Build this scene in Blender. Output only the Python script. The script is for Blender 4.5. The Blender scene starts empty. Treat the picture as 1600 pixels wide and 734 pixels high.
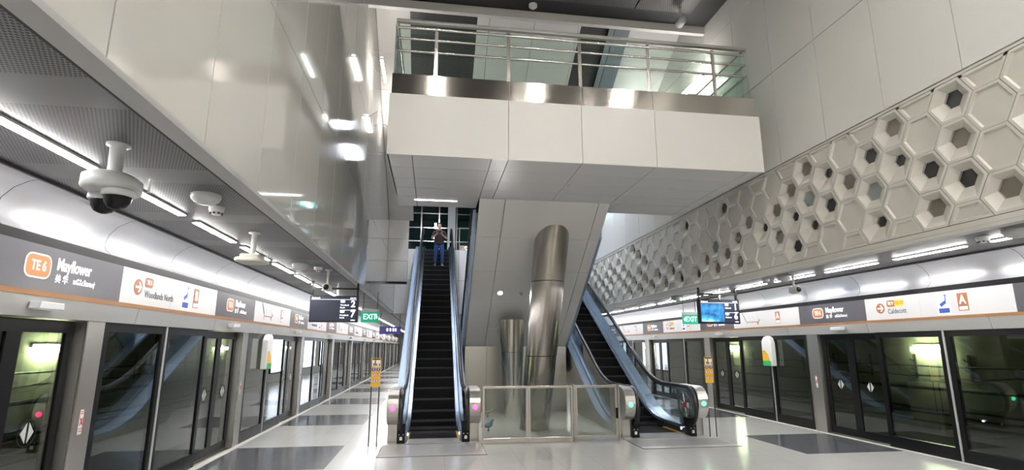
import bpy, bmesh, math, random
from mathutils import Vector, Matrix
PI = math.pi
S = bpy.context.scene
C = S.collection
random.seed(7)

# ------------------------------------------------------------------ camera
F_PX = 835.0
pitch = math.atan(174 / F_PX)
yaw = math.atan(125 / F_PX * math.cos(pitch))
cd = bpy.data.cameras.new('camera'); cam = bpy.data.objects.new('camera', cd); C.objects.link(cam)
cam.location = (0, 0, 1.8)
cam.rotation_euler = (PI / 2 + pitch, 0, -yaw)
cd.sensor_fit = 'HORIZONTAL'; cd.sensor_width = 36.0; cd.lens = 36.0 * F_PX / 1600.0
cd.clip_start = 0.05; cd.clip_end = 300
S.camera = cam

# ------------------------------------------------------------------ world, view
W = bpy.data.worlds.new('world'); S.world = W; W.use_nodes = True
W.node_tree.nodes['Background'].inputs[0].default_value = (0.75, 0.8, 0.9, 1)
W.node_tree.nodes['Background'].inputs[1].default_value = 0.05
S.view_settings.view_transform = 'Standard'; S.view_settings.look = 'None'
S.view_settings.gamma = 1.0; S.view_settings.use_curve_mapping = False
S.view_settings.exposure = 0.72
try:
    S.cycles.max_bounces = 8; S.cycles.diffuse_bounces = 4; S.cycles.glossy_bounces = 4
    S.cycles.transparent_max_bounces = 16; S.cycles.sample_clamp_indirect = 6.0
    S.cycles.caustics_reflective = False; S.cycles.caustics_refractive = False
except Exception: pass
HALL_LIGHT = 150.0      # high hall luminaires (emission strength)
STRIP_LIGHT = 66.0     # platform strip lights
TUNNEL_LIGHT = 95.0

# ------------------------------------------------------------------ layout constants (metres)
XL, XR = -3.55, 8.40            # platform screen door planes
BL, BR = -1.67, 6.50            # faces of the upper hall walls
ZC = 3.2                        # platform ceiling
P = 4.72                        # door module
B0 = 9.42
KS = range(-2, 11)
YN, YF = -11.0, 61.5            # near and far end of the hall

# ------------------------------------------------------------------ materials
MAT = {}
def nodes(name):
    m = bpy.data.materials.new(name); m.use_nodes = True; MAT[name] = m
    nt = m.node_tree; b = nt.nodes.get('Principled BSDF')
    return m, nt, b
def setp(b, **k):
    for a, v in k.items():
        a = a.replace('_', ' ')
        if a in b.inputs: b.inputs[a].default_value = v
def rgba(c): return (c[0], c[1], c[2], 1.0)
def simple(name, col, rough=0.5, metal=0.0, noise=0.0, nscale=30.0, bump=0.0, **k):
    m, nt, b = nodes(name)
    b.inputs['Base Color'].default_value = rgba(col)
    setp(b, Roughness=rough, Metallic=metal, **k)
    if noise or bump:
        tc = nt.nodes.new('ShaderNodeTexCoord'); n = nt.nodes.new('ShaderNodeTexNoise')
        n.inputs['Scale'].default_value = nscale; n.inputs['Detail'].default_value = 3
        nt.links.new(tc.outputs['Object'], n.inputs['Vector'])
        if noise:
            mx = nt.nodes.new('ShaderNodeMix'); mx.data_type = 'RGBA'
            mx.inputs[6].default_value = rgba([c * (1 - noise) for c in col])
            mx.inputs[7].default_value = rgba([min(1, c * (1 + noise)) for c in col])
            nt.links.new(n.outputs['Fac'], mx.inputs[0]); nt.links.new(mx.outputs[2], b.inputs['Base Color'])
        if bump:
            bp = nt.nodes.new('ShaderNodeBump'); bp.inputs['Strength'].default_value = bump; bp.inputs['Distance'].default_value = 0.01
            nt.links.new(n.outputs['Fac'], bp.inputs['Height']); nt.links.new(bp.outputs[0], b.inputs['Normal'])
    return m
def math_n(nt, op, a, b=None, c=None):
    n = nt.nodes.new('ShaderNodeMath'); n.operation = op
    for i, v in enumerate((a, b, c)):
        if v is None: continue
        if isinstance(v, (int, float)): n.inputs[i].default_value = v
        else: nt.links.new(v, n.inputs[i])
    return n.outputs[0]
def emis(name, col, strength):
    m, nt, b = nodes(name)
    b.inputs['Base Color'].default_value = rgba(col)
    b.inputs['Emission Color'].default_value = rgba(col); b.inputs['Emission Strength'].default_value = strength
    return m
def steel(name, col, rough, scale=(2, 2, 160), aniso=0.0, var=0.05, tangent=(1, 0, 0)):
    """brushed metal: fine streaks along one axis"""
    m, nt, b = nodes(name)
    setp(b, Metallic=1.0, Anisotropic=aniso, Anisotropic_Rotation=0.25 if aniso else 0.0)
    tc = nt.nodes.new('ShaderNodeTexCoord'); mp = nt.nodes.new('ShaderNodeMapping'); mp.inputs['Scale'].default_value = scale
    n = nt.nodes.new('ShaderNodeTexNoise'); n.inputs['Scale'].default_value = 1.0; n.inputs['Detail'].default_value = 4
    nt.links.new(tc.outputs['Object'], mp.inputs[0]); nt.links.new(mp.outputs[0], n.inputs['Vector'])
    mx = nt.nodes.new('ShaderNodeMix'); mx.data_type = 'RGBA'
    mx.inputs[6].default_value = rgba([c * (1 - var) for c in col]); mx.inputs[7].default_value = rgba([min(1, c * (1 + var)) for c in col])
    nt.links.new(n.outputs['Fac'], mx.inputs[0]); nt.links.new(mx.outputs[2], b.inputs['Base Color'])
    mr = nt.nodes.new('ShaderNodeMapRange'); mr.inputs['To Min'].default_value = rough * 0.98; mr.inputs['To Max'].default_value = rough * 1.02
    nt.links.new(n.outputs['Fac'], mr.inputs['Value']); nt.links.new(mr.outputs[0], b.inputs['Roughness'])
    if aniso:
        tg = nt.nodes.new('ShaderNodeCombineXYZ')
        for i_ in range(3): tg.inputs[i_].default_value = tangent[i_]
        nt.links.new(tg.outputs[0], b.inputs['Tangent'])
    return m
def glass(name, tint, ior=1.5, boost=1.0, rough=0.0):
    """architectural glass: tinted see-through sheet with a mirror reflection on top"""
    m, nt, b = nodes(name)
    nt.nodes.remove(b)
    out = nt.nodes['Material Output']
    tr = nt.nodes.new('ShaderNodeBsdfTransparent'); tr.inputs[0].default_value = rgba(tint)
    gl = nt.nodes.new('ShaderNodeBsdfGlossy'); gl.inputs['Roughness'].default_value = rough; gl.inputs['Color'].default_value = (0.95, 0.97, 1, 1)
    lw = nt.nodes.new('ShaderNodeLayerWeight'); lw.inputs['Blend'].default_value = 0.5
    r0 = ((ior - 1) / (ior + 1)) ** 2
    mm = math_n(nt, 'MULTIPLY', math_n(nt, 'ADD', math_n(nt, 'MULTIPLY', math_n(nt, 'POWER', lw.outputs['Facing'], 4.0), 1 - r0), r0), boost)
    mm = math_n(nt, 'MINIMUM', mm, 1.0)
    mx = nt.nodes.new('ShaderNodeMixShader')
    nt.links.new(mm, mx.inputs[0]); nt.links.new(tr.outputs[0], mx.inputs[1]); nt.links.new(gl.outputs[0], mx.inputs[2])
    nt.links.new(mx.outputs[0], out.inputs[0])
    return m

gloss_panel = simple('gloss_panel', (0.62, 0.605, 0.57), 0.07, bump=0.05, nscale=1.3, Coat_Weight=0.5, Coat_Roughness=0.03, IOR=1.6)
right_panel = simple('right_panel', (0.80, 0.79, 0.76), 0.14, bump=0.03, nscale=1.5)
matt_panel = simple('matt_panel', (0.60, 0.575, 0.55), 0.35)
white_panel = simple('white_panel', (0.74, 0.725, 0.70), 0.32)
soffit_panel = simple('soffit_panel', (0.74, 0.73, 0.73), 0.38)
slope_panel = simple('slope_panel', (0.90, 0.885, 0.86), 0.40)
honey = simple('honey', (0.68, 0.655, 0.60), 0.42, noise=0.04, nscale=6)
hole_dark = simple('hole_dark', (0.035, 0.035, 0.037), 0.25)
hole_grey = simple('hole_grey', (0.30, 0.33, 0.33), 0.15)
hole_brown = simple('hole_brown', (0.26, 0.235, 0.20), 0.12, metal=0.4)
black = simple('black', (0.008, 0.008, 0.009), 0.3, Specular_IOR_Level=0.2)
black_matt = simple('black_matt', (0.02, 0.02, 0.022), 0.6)
joint = simple('joint', (0.05, 0.045, 0.04), 0.9)
rubber = simple('rubber', (0.015, 0.015, 0.017), 0.28)
grey_trim = simple('grey_trim', (0.42, 0.42, 0.42), 0.3)
light_trim = simple('light_trim', (0.66, 0.65, 0.62), 0.3)
cast_grey = simple('cast_grey', (0.55, 0.56, 0.56), 0.35)
cream = simple('cream', (0.72, 0.69, 0.60), 0.4)
white_plastic = simple('white_plastic', (0.8, 0.8, 0.79), 0.3)
steel_v = steel('steel_v', (0.60, 0.575, 0.54), 0.24, (60, 60, 1.5))
steel_h = steel('steel_h', (0.60, 0.58, 0.55), 0.29, (0.3, 0.3, 260), var=0.02)
plate_steel = simple('plate_steel', (0.42, 0.41, 0.40), 0.42, metal=0.5)
steel_band = steel('steel_band', (0.42, 0.395, 0.365), 0.14, (0.6, 0.6, 60), aniso=0.9, var=0.04)
steel_tube = steel('steel_tube', (0.66, 0.63, 0.59), 0.2, (3, 3, 3))
steel_post = steel('steel_post', (0.52, 0.50, 0.475), 0.36, (60, 60, 1.5), var=0.03)
header_m = steel('header_steel', (0.58, 0.57, 0.555), 0.42, (0.6, 0.6, 30), var=0.03)
setp(header_m.node_tree.nodes['Principled BSDF'], Metallic=0.7)
steel_blue = steel('steel_blue', (0.47, 0.57, 0.72), 0.30, (40, 2, 2))
setp(steel_blue.node_tree.nodes['Principled BSDF'], Metallic=0.5)
steel_column = steel('steel_column', (0.40, 0.375, 0.35), 0.20, (50, 50, 1.0))
steel_skirt = steel('steel_skirt', (0.42, 0.47, 0.54), 0.25, (2, 2, 60))
fascia_m = steel('fascia_metal', (0.93, 0.93, 0.96), 0.37, (1, 14, 30), aniso=1.0, var=0.02, tangent=(0, 1, 0))
setp(fascia_m.node_tree.nodes['Principled BSDF'], Metallic=1.0)
step_black = simple('step_black', (0.007, 0.007, 0.008), 0.6, Specular_IOR_Level=0.2)
step_edge = simple('step_edge', (0.035, 0.033, 0.03), 0.5, metal=0.4)
glass_door = glass('glass_door', (0.50, 0.54, 0.50), 1.55, 1.5)
glass_green = glass('glass_green', (0.87, 0.94, 0.90), 1.5, 1.0)
glass_blue = glass('glass_blue', (0.86, 0.92, 0.95), 1.5, 1.3)
glass_clear = glass('glass_clear', (0.84, 0.87, 0.83), 1.5, 1.2)
dark_sign = simple('dark_sign', (0.085, 0.082, 0.095), 0.3)
white_sign = emis('white_sign', (0.50, 0.50, 0.51), 0.03)
sign_white = emis('sign_white', (0.9, 0.9, 0.9), 0.25)
brown = simple('brown', (0.27, 0.12, 0.038), 0.4)
orange = simple('orange', (0.50, 0.18, 0.055), 0.4)
rust = simple('rust', (0.32, 0.115, 0.045), 0.4)
yellow = simple('yellow', (0.85, 0.50, 0.03), 0.4)
warn_yellow = simple('warn_yellow', (0.80, 0.46, 0.02), 0.4)
blue_ink = simple('blue_ink', (0.02, 0.07, 0.35), 0.4)
grey_ink = simple('grey_ink', (0.09, 0.09, 0.10), 0.4)
red_ink = simple('red_ink', (0.65, 0.03, 0.03), 0.4)
green_ink = simple('green_ink', (0.02, 0.45, 0.12), 0.4)
exit_green = emis('exit_green', (0.0, 0.27, 0.15), 0.45)
exit_white = emis('exit_white', (0.75, 1.0, 0.88), 1.1)
screen_dark = emis('screen_dark', (0.005, 0.007, 0.022), 0.4)
screen_text = emis('screen_text', (0.85, 0.9, 1.0), 1.3)
purple_sign = emis('purple_sign', (0.03, 0.02, 0.12), 0.35)
strip_m = emis('strip_lamp', (1.0, 0.985, 0.96), STRIP_LIGHT)
fill_m = emis('fill_lamp', (0.82, 0.88, 1.0), 170.0)  # cool emission for the added fill luminaires over the escalator shaft
hall_m = emis('hall_lamp', (1.0, 0.965, 0.90), HALL_LIGHT)
down_m = emis('downlight_lamp', (1.0, 0.97, 0.92), 1600.0)
sofl_m = emis('soffit_lamp', (1.0, 0.98, 0.95), 14.0)
upper_m = emis('upper_lamp', (1.0, 0.96, 0.9), 60.0)
tunnel_m = emis('tunnel_lamp', (0.92, 1.0, 0.66), TUNNEL_LIGHT)
red_led = emis('red_led', (1.0, 0.03, 0.10), 6.0)
green_led = emis('green_led', (0.05, 1.0, 0.35), 4.0)
comb_led = emis('comb_led', (0.75, 0.75, 1.0), 12.0)
poster_m = emis('lit_poster', (0.85, 0.92, 1.0), 2.2)
poster_ink = emis('poster_ink', (0.55, 0.66, 0.78), 0.8)
skin_m = simple('skin', (0.45, 0.26, 0.18), 0.5)
shirt_m = simple('shirt', (0.022, 0.012, 0.012), 0.9)
jeans_m = simple('jeans', (0.015, 0.06, 0.20), 0.85, noise=0.3, nscale=20)
hair_m = simple('hair', (0.012, 0.010, 0.010), 0.6)
concrete = simple('concrete', (0.36, 0.35, 0.27), 0.8, noise=0.45, nscale=1.1, bump=0.3)
ballast = simple('ballast', (0.10, 0.10, 0.09), 0.9, noise=0.3, nscale=8)
cable_m = simple('cable', (0.02, 0.02, 0.02), 0.5)
rust_pipe = simple('rust_pipe', (0.10, 0.045, 0.03), 0.6)
bird_blue = simple('bird_blue', (0.02, 0.10, 0.20), 0.3)
bird_steel = simple('bird_steel', (0.45, 0.43, 0.40), 0.25, metal=1.0)
facade_m = glass('facade_glass', (0.30, 0.45, 0.42), 1.5, 1.3)
backdrop_green = simple('backdrop_green', (0.10, 0.17, 0.15), 0.4)

def make_floor_mat():
    m, nt, b = nodes('floor_stone')
    tc = nt.nodes.new('ShaderNodeTexCoord'); sx = nt.nodes.new('ShaderNodeSeparateXYZ')
    nt.links.new(tc.outputs['Object'], sx.inputs[0]); x, y = sx.outputs[0], sx.outputs[1]
    t = math_n(nt, 'SUBTRACT', y, B0 - 0.55); t = math_n(nt, 'PINGPONG', math_n(nt, 'SUBTRACT', t, 0.985), P / 2)
    inband = math_n(nt, 'LESS_THAN', t, 0.985)
    d = math_n(nt, 'ABSOLUTE', math_n(nt, 'SUBTRACT', x, (XL + XR) / 2))
    ins = math_n(nt, 'MULTIPLY', math_n(nt, 'GREATER_THAN', d, 3.975), math_n(nt, 'LESS_THAN', d, 5.85))
    dark = math_n(nt, 'MULTIPLY', inband, ins)
    def seam(v, pitch, off, w):
        pp = math_n(nt, 'PINGPONG', math_n(nt, 'SUBTRACT', v, off), pitch / 2)
        return math_n(nt, 'LESS_THAN', pp, w)
    s = math_n(nt, 'MAXIMUM', seam(x, 0.6, -1.55, 0.0035), seam(y, 1.18, B0 - 0.55, 0.0035))
    n = nt.nodes.new('ShaderNodeTexNoise'); n.inputs['Scale'].default_value = 90; n.inputs['Detail'].default_value = 4
    nt.links.new(tc.outputs['Object'], n.inputs['Vector'])
    n2 = nt.nodes.new('ShaderNodeTexNoise'); n2.inputs['Scale'].default_value = 0.7
    nt.links.new(tc.outputs['Object'], n2.inputs['Vector'])
    def mix(f, a, c2):
        mx = nt.nodes.new('ShaderNodeMix'); mx.data_type = 'RGBA'
        for i, v in ((0, f), (6, a), (7, c2)):
            if isinstance(v, tuple): mx.inputs[i].default_value = rgba(v)
            else: nt.links.new(v, mx.inputs[i])
        return mx.outputs[2]
    light = mix(n.outputs['Fac'], (0.43, 0.425, 0.42), (0.59, 0.585, 0.575))
    dk = mix(n.outputs['Fac'], (0.075, 0.078, 0.09), (0.125, 0.13, 0.145))
    c = mix(dark, light, dk)
    sf = math_n(nt, 'MULTIPLY', s, 0.45)
    c = mix(sf, c, (0.25, 0.25, 0.25))
    nt.links.new(c, b.inputs['Base Color'])
    mr = nt.nodes.new('ShaderNodeMapRange'); mr.inputs['To Min'].default_value = 0.10; mr.inputs['To Max'].default_value = 0.24
    nt.links.new(n2.outputs['Fac'], mr.inputs['Value']); nt.links.new(mr.outputs[0], b.inputs['Roughness'])
    bp = nt.nodes.new('ShaderNodeBump'); bp.inputs['Strength'].default_value = 0.04; bp.inputs['Distance'].default_value = 0.002
    nt.links.new(n.outputs['Fac'], bp.inputs['Height']); nt.links.new(bp.outputs[0], b.inputs['Normal'])
    return m
floor_m = make_floor_mat()

def make_perf(name, base, pitch, r, band_off=None, hi=None):
    m, nt, b = nodes(name)
    tc = nt.nodes.new('ShaderNodeTexCoord'); sx = nt.nodes.new('ShaderNodeSeparateXYZ')
    nt.links.new(tc.outputs['Object'], sx.inputs[0]); x, y = sx.outputs[0], sx.outputs[1]
    row = math_n(nt, 'FLOOR', math_n(nt, 'DIVIDE', y, pitch))
    sh = math_n(nt, 'MULTIPLY', math_n(nt, 'MODULO', math_n(nt, 'ABSOLUTE', row), 2.0), pitch / 2)
    a = math_n(nt, 'SUBTRACT', math_n(nt, 'FRACT', math_n(nt, 'DIVIDE', math_n(nt, 'ADD', x, sh), pitch)), 0.5)
    c = math_n(nt, 'SUBTRACT', math_n(nt, 'FRACT', math_n(nt, 'DIVIDE', y, pitch)), 0.5)
    d = math_n(nt, 'ADD', math_n(nt, 'MULTIPLY', a, a), math_n(nt, 'MULTIPLY', c, c))
    hole = math_n(nt, 'LESS_THAN', d, r * r)
    if band_off is not None:
        t = math_n(nt, 'PINGPONG', math_n(nt, 'SUBTRACT', y, band_off), P / 6)
        hole = math_n(nt, 'MULTIPLY', hole, math_n(nt, 'GREATER_THAN', t, 0.20))
    mx = nt.nodes.new('ShaderNodeMix'); mx.data_type = 'RGBA'
    mx.inputs[6].default_value = rgba(base); mx.inputs[7].default_value = (0.012, 0.012, 0.012, 1)
    nt.links.new(hole, mx.inputs[0]); nt.links.new(mx.outputs[2], b.inputs['Base Color'])
    setp(b, Roughness=0.42, Metallic=0.35)
    return m
perf_m = make_perf('perforated_panel', (0.19, 0.19, 0.195), 0.024, 0.34, B0 + 0.035)
perf_dark = make_perf('perforated_dark', (0.09, 0.085, 0.085), 0.05, 0.30)

def make_picture():
    m, nt, b = nodes('screen_picture')
    tc = nt.nodes.new('ShaderNodeTexCoord')
    n = nt.nodes.new('ShaderNodeTexNoise'); n.inputs['Scale'].default_value = 7; n.inputs['Detail'].default_value = 5
    nt.links.new(tc.outputs['Object'], n.inputs['Vector'])
    g = nt.nodes.new('ShaderNodeTexGradient'); g.gradient_type = 'SPHERICAL'
    mp = nt.nodes.new('ShaderNodeMapping'); mp.inputs['Location'].default_value = (-0.45, 0, 0.25); mp.inputs['Scale'].default_value = (2.6, 1, 3.2)
    nt.links.new(tc.outputs['Object'], mp.inputs[0]); nt.links.new(mp.outputs[0], g.inputs[0])
    s = math_n(nt, 'ADD', math_n(nt, 'MULTIPLY', n.outputs['Fac'], 0.75), math_n(nt, 'MULTIPLY', g.outputs['Fac'], 0.6))
    cr = nt.nodes.new('ShaderNodeValToRGB'); e = cr.color_ramp.elements
    e[0].position = 0.25; e[0].color = (0.0, 0.03, 0.16, 1); e[1].position = 0.95; e[1].color = (0.8, 1, 1, 1)
    k = e.new(0.55); k.color = (0.01, 0.28, 0.62, 1)
    nt.links.new(s, cr.inputs[0]); nt.links.new(cr.outputs[0], b.inputs['Emission Color']); b.inputs['Emission Strength'].default_value = 1.3
    b.inputs['Base Color'].default_value = (0, 0, 0, 1)
    return m
picture_m = make_picture()

# ------------------------------------------------------------------ mesh helpers
class MB:
    def __init__(s): s.v = []; s.f = []; s.mi = []; s.cur = 0; s.smooth = []
    def add(s, vs, fs, smooth=False):
        o = len(s.v); s.v += [tuple(v) for v in vs]
        for f in fs: s.f.append(tuple(i + o for i in f)); s.mi.append(s.cur); s.smooth.append(smooth)
    def box(s, x0, x1, y0, y1, z0, z1):
        s.add([(x, y, z) for x in (x0, x1) for y in (y0, y1) for z in (z0, z1)],
              [(0, 1, 3, 2), (4, 6, 7, 5), (0, 4, 5, 1), (2, 3, 7, 6), (0, 2, 6, 4), (1, 5, 7, 3)]); return s
    def prism(s, poly, h0, h1, axis='x'):
        """extrude a 2D polygon; axis x: poly is (y,z); axis y: (x,z); axis z: (x,y)"""
        def p(a, b, h): return {'x': (h, a, b), 'y': (a, h, b), 'z': (a, b, h)}[axis]
        n = len(poly)
        s.add([p(a, b, h0) for a, b in poly] + [p(a, b, h1) for a, b in poly],
              [tuple(range(n)), tuple(range(2 * n - 1, n - 1, -1))] + [(i, (i + 1) % n, n + (i + 1) % n, n + i) for i in range(n)]); return s
    def tube(s, pts, r, n=8, cap=True, radii=None, flat=1.0):
        pts = [Vector(p) for p in pts]; rings = []; prev = None
        for i, p in enumerate(pts):
            t = (pts[min(i + 1, len(pts) - 1)] - pts[max(i - 1, 0)]).normalized()
            if prev is None:
                a = Vector((0, 0, 1)) if abs(t.z) < 0.9 else Vector((1, 0, 0)); u = t.cross(a).normalized()
            else:
                u = (prev - t * prev.dot(t)).normalized()
            prev = u; w = t.cross(u); rr = radii[i] if radii else r
            rings.append([p + (u * math.cos(2 * PI * k / n) + w * math.sin(2 * PI * k / n) * flat) * rr for k in range(n)])
        vs = [v for r_ in rings for v in r_]; fs = []
        for i in range(len(pts) - 1):
            for k in range(n):
                fs.append((i * n + k, i * n + (k + 1) % n, (i + 1) * n + (k + 1) % n, (i + 1) * n + k))
        s.add(vs, fs, True)
        if cap: s.add(rings[0], [tuple(range(n))]); s.add(rings[-1], [tuple(range(n))[::-1]])
        return s
    def lathe(s, c, prof, n=24, axis='z', sx=1.0, sy=1.0, cap=True):
        vs = []
        for r, h in prof:
            for k in range(n):
                a = 2 * PI * k / n; p = (r * math.cos(a) * sx, r * math.sin(a) * sy, h)
                if axis == 'y': p = (p[0], p[2], p[1])
                if axis == 'x': p = (p[2], p[0], p[1])
                vs.append((p[0] + c[0], p[1] + c[1], p[2] + c[2]))
        m = len(prof)
        s.add(vs, [(i * n + k, i * n + (k + 1) % n, (i + 1) * n + (k + 1) % n, (i + 1) * n + k) for i in range(m - 1) for k in range(n)], True)
        if cap and prof[0][0] > 1e-4: s.add(vs[:n], [tuple(range(n))])
        if cap and prof[-1][0] > 1e-4: s.add(vs[-n:], [tuple(range(n))])
        return s
    def build(s, name, mats, parent=None, loc=None, bevel=0.0):
        me = bpy.data.meshes.new(name); me.from_pydata(s.v, [], s.f)
        if not isinstance(mats, (list, tuple)): mats = [mats]
        for m in mats: me.materials.append(m)
        me.polygons.foreach_set('material_index', s.mi); me.polygons.foreach_set('use_smooth', s.smooth)
        bm = bmesh.new(); bm.from_mesh(me); bmesh.ops.recalc_face_normals(bm, faces=bm.faces); bm.to_mesh(me); bm.free()
        me.update()
        o = bpy.data.objects.new(name, me); C.objects.link(o)
        if parent: o.parent = parent
        if loc: o.location = loc
        if bevel:
            md = o.modifiers.new('bevel', 'BEVEL'); md.width = bevel; md.segments = 2; md.limit_method = 'ANGLE'
        return o
def tag(o, label, cat, group=None):
    o['label'] = label; o['category'] = cat
    if group: o['group'] = group
    return o
def thing(name, label, cat, loc=(0, 0, 0), rz=0.0, group=None):
    o = bpy.data.objects.new(name, None); C.objects.link(o); o.location = loc; o.rotation_euler = (0, 0, rz)
    o.empty_display_size = 0.2
    return tag(o, label, cat, group)
def structure(name, mb, mats, **k):
    o = mb.build(name, mats, **k); o['kind'] = 'structure'; return o
KIDS = {}
def dup(root, loc=None, rz=None, label=None, group=None):
    def cp(o, par):
        c = o.copy(); C.objects.link(c)
        if par is not None: c.parent = par; c.matrix_parent_inverse = o.matrix_parent_inverse
        for ch in o.children: cp(ch, c)
        return c
    r = cp(root, None)
    if loc is not None: r.location = loc
    if rz is not None: r.rotation_euler = (0, 0, rz)
    if label: r['label'] = label
    if group: r['group'] = group
    return r
ORD = ['nearest', 'second', 'third', 'fourth', 'fifth', 'sixth', 'seventh', 'eighth', 'ninth', 'tenth', 'eleventh', 'twelfth',
       'thirteenth', 'fourteenth', 'fifteenth', 'sixteenth', 'seventeenth', 'eighteenth', 'nineteenth', 'twentieth']
def ordn(i):
    if i < len(ORD): return ORD[i]
    tens = {2: 'twenty', 3: 'thirty', 4: 'forty'}[(i + 1) // 10]; u = (i + 1) % 10
    return {2: 'twentieth', 3: 'thirtieth', 4: 'fortieth'}[(i + 1) // 10] if u == 0 else tens + '-' + ['', 'first'] [1] if u == 1 else tens + '-' + ORD[u - 1]
TXT = {}
def text_mesh(body, size, mat, sx=1.0, align='LEFT', bold=0.0):
    """lettering as a mesh in the local XZ plane facing -Y"""
    key = (body, size, mat.name, sx, align, bold)
    if key in TXT: return TXT[key]
    cu = bpy.data.curves.new('text', 'FONT'); cu.body = body; cu.size = size; cu.align_x = align; cu.align_y = 'CENTER'
    cu.extrude = 0.0015; cu.offset = bold; cu.resolution_u = 3
    o = bpy.data.objects.new('text', cu); C.objects.link(o)
    bpy.context.view_layer.update()
    dg = bpy.context.evaluated_depsgraph_get()
    me = bpy.data.meshes.new_from_object(o.evaluated_get(dg))
    bpy.data.objects.remove(o); bpy.data.curves.remove(cu)
    me.transform(Matrix.Rotation(PI / 2, 4, 'X') @ Matrix.Scale(sx, 4, (1, 0, 0)))
    me.materials.clear(); me.materials.append(mat)
    TXT[key] = me
    return me
def put_text(parent, body, x, y, z, size, mat, sx=1.0, align='LEFT', bold=0.0, name='lettering'):
    o = bpy.data.objects.new(name, text_mesh(body, size, mat, sx, align, bold)); C.objects.link(o)
    o.parent = parent; o.location = (x, y, z); return o
def rrect(w, h, r, n=4):
    pts = []
    for cx, cz, a0 in ((w / 2 - r, h / 2 - r, 0), (-w / 2 + r, h / 2 - r, 90), (-w / 2 + r, -h / 2 + r, 180), (w / 2 - r, -h / 2 + r, 270)):
        for k in range(n + 1):
            a = math.radians(a0 + 90 * k / n); pts.append((cx + r * math.cos(a), cz + r * math.sin(a)))
    return pts
def shift(poly, dx, dz): return [(a + dx, b + dz) for a, b in poly]
def disc(r, n=20): return [(r * math.cos(2 * PI * k / n), r * math.sin(2 * PI * k / n)) for k in range(n)]
def side_loc(side, y, z=0.0, off=0.0):
    """local frame on a platform edge: local x to the viewer's right, local -y towards the viewer"""
    return ((XL + off, y, z), PI / 2) if side == 'left' else ((XR - off, y, z), -PI / 2)
def side_y(side, ya, yb): return ya if side == 'left' else yb      # origin of an element spanning ya..yb

# ================================================================== ROOM SHELL
structure('floor', MB().box(XL - 0.02, XR + 0.02, YN, YF, -0.25, 0.0), floor_m)
# white threshold strip along each door line
for sd, xa, xb in (('left', XL, XL + 0.10), ('right', XR - 0.10, XR)):
    structure('trim_threshold', MB().box(xa, xb, YN, YF, 0.0, 0.004), light_trim)

def paneled(mb, axis, pos, out, u0, u1, us, v0, v1, vs, gap=0.013, depth=0.03):
    """grid of flat panels with open joints over a dark backing; u along Y (axis x) or X (axis y), v is Z"""
    ucs = sorted(set([u0] + [u for u in us if u0 < u < u1] + [u1])); vcs = sorted(set([v0] + [v for v in vs if v0 < v < v1] + [v1]))
    mb.cur = 0
    for a, b in zip(ucs, ucs[1:]):
        for c, d in zip(vcs, vcs[1:]):
            g = gap / 2
            if axis == 'x': mb.box(min(pos, pos + out * depth), max(pos, pos + out * depth), a + g, b - g, c + g, d - g)
            else: mb.box(a + g, b - g, min(pos, pos + out * depth), max(pos, pos + out * depth), c + g, d - g)
    mb.cur = 1
    if axis == 'x': mb.box(min(pos + out * depth, pos + out * (depth + 0.1)), max(pos + out * depth, pos + out * (depth + 0.1)), u0, u1, v0, v1)
    else: mb.box(u0, u1, min(pos + out * depth, pos + out * (depth + 0.1)), max(pos + out * depth, pos + out * (depth + 0.1)), v0, v1)
ys = [2.73 + 1.2 * k for k in range(-12, 20)]
w = MB(); paneled(w, 'x', BL, -1, YN, 23.3, ys, ZC + 0.02, 12.6, [5.12, 7.1, 9.1, 11.1])
structure('wall_left', w, [gloss_panel, joint])
ys2 = [5.27 + 1.2 * k for k in range(-14, 16)]
w = MB(); paneled(w, 'x', BR, 1, YN, 23.3, ys2, 5.21, 12.6, [7.1, 9.05, 11.0])
structure('wall_right', w, [right_panel, joint])
# lower lips of the two upper walls (bulkhead undersides)
structure('trim_bulkhead_left', MB().box(BL - 0.13, BL + 0.012, YN, 23.3, ZC - 0.02, ZC + 0.02), grey_trim)
structure('trim_bulkhead_right', MB().box(BR - 0.012, BR + 0.13, YN, 23.3, ZC - 0.02, ZC + 0.03), light_trim)
structure('trim_honeycomb_base', MB().box(BR - 0.004, BR + 0.1, YN, 23.3, ZC + 0.035, 3.30), honey)
structure('trim_gap_left', MB().box(BL - 0.19, BL - 0.13, YN, YF, ZC + 0.01, ZC + 0.12), black_matt)
structure('trim_gap_right', MB().box(BR + 0.13, BR + 0.19, YN, YF, ZC + 0.01, ZC + 0.12), black_matt)
# near end wall, far end wall
w = MB(); paneled(w, 'y', YN, -1, XL - 5, XR + 5, [XL - 5 + 1.3 * k for k in range(18)], -1.2, 12.6, [2.4, 4.6, 6.8, 9.0])
structure('wall_near', w, [matt_panel, joint])
structure('wall_far', MB().box(XL - 5, XR + 5, YF, YF + 0.2, -1.2, 3.6), matt_panel)
# platform ceilings either side
structure('ceiling_platform_left', MB().box(XL + 0.16, BL - 0.19, YN, YF, ZC + 0.02, ZC + 0.08), perf_m)
structure('ceiling_platform_right', MB().box(BR + 0.19, XR - 0.16, YN, YF, ZC + 0.02, ZC + 0.08), perf_m)
structure('ceiling_platform_far', MB().box(BL - 0.19, BR + 0.19, 23.5, YF, ZC + 0.02, ZC + 0.08), perf_m)
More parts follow.
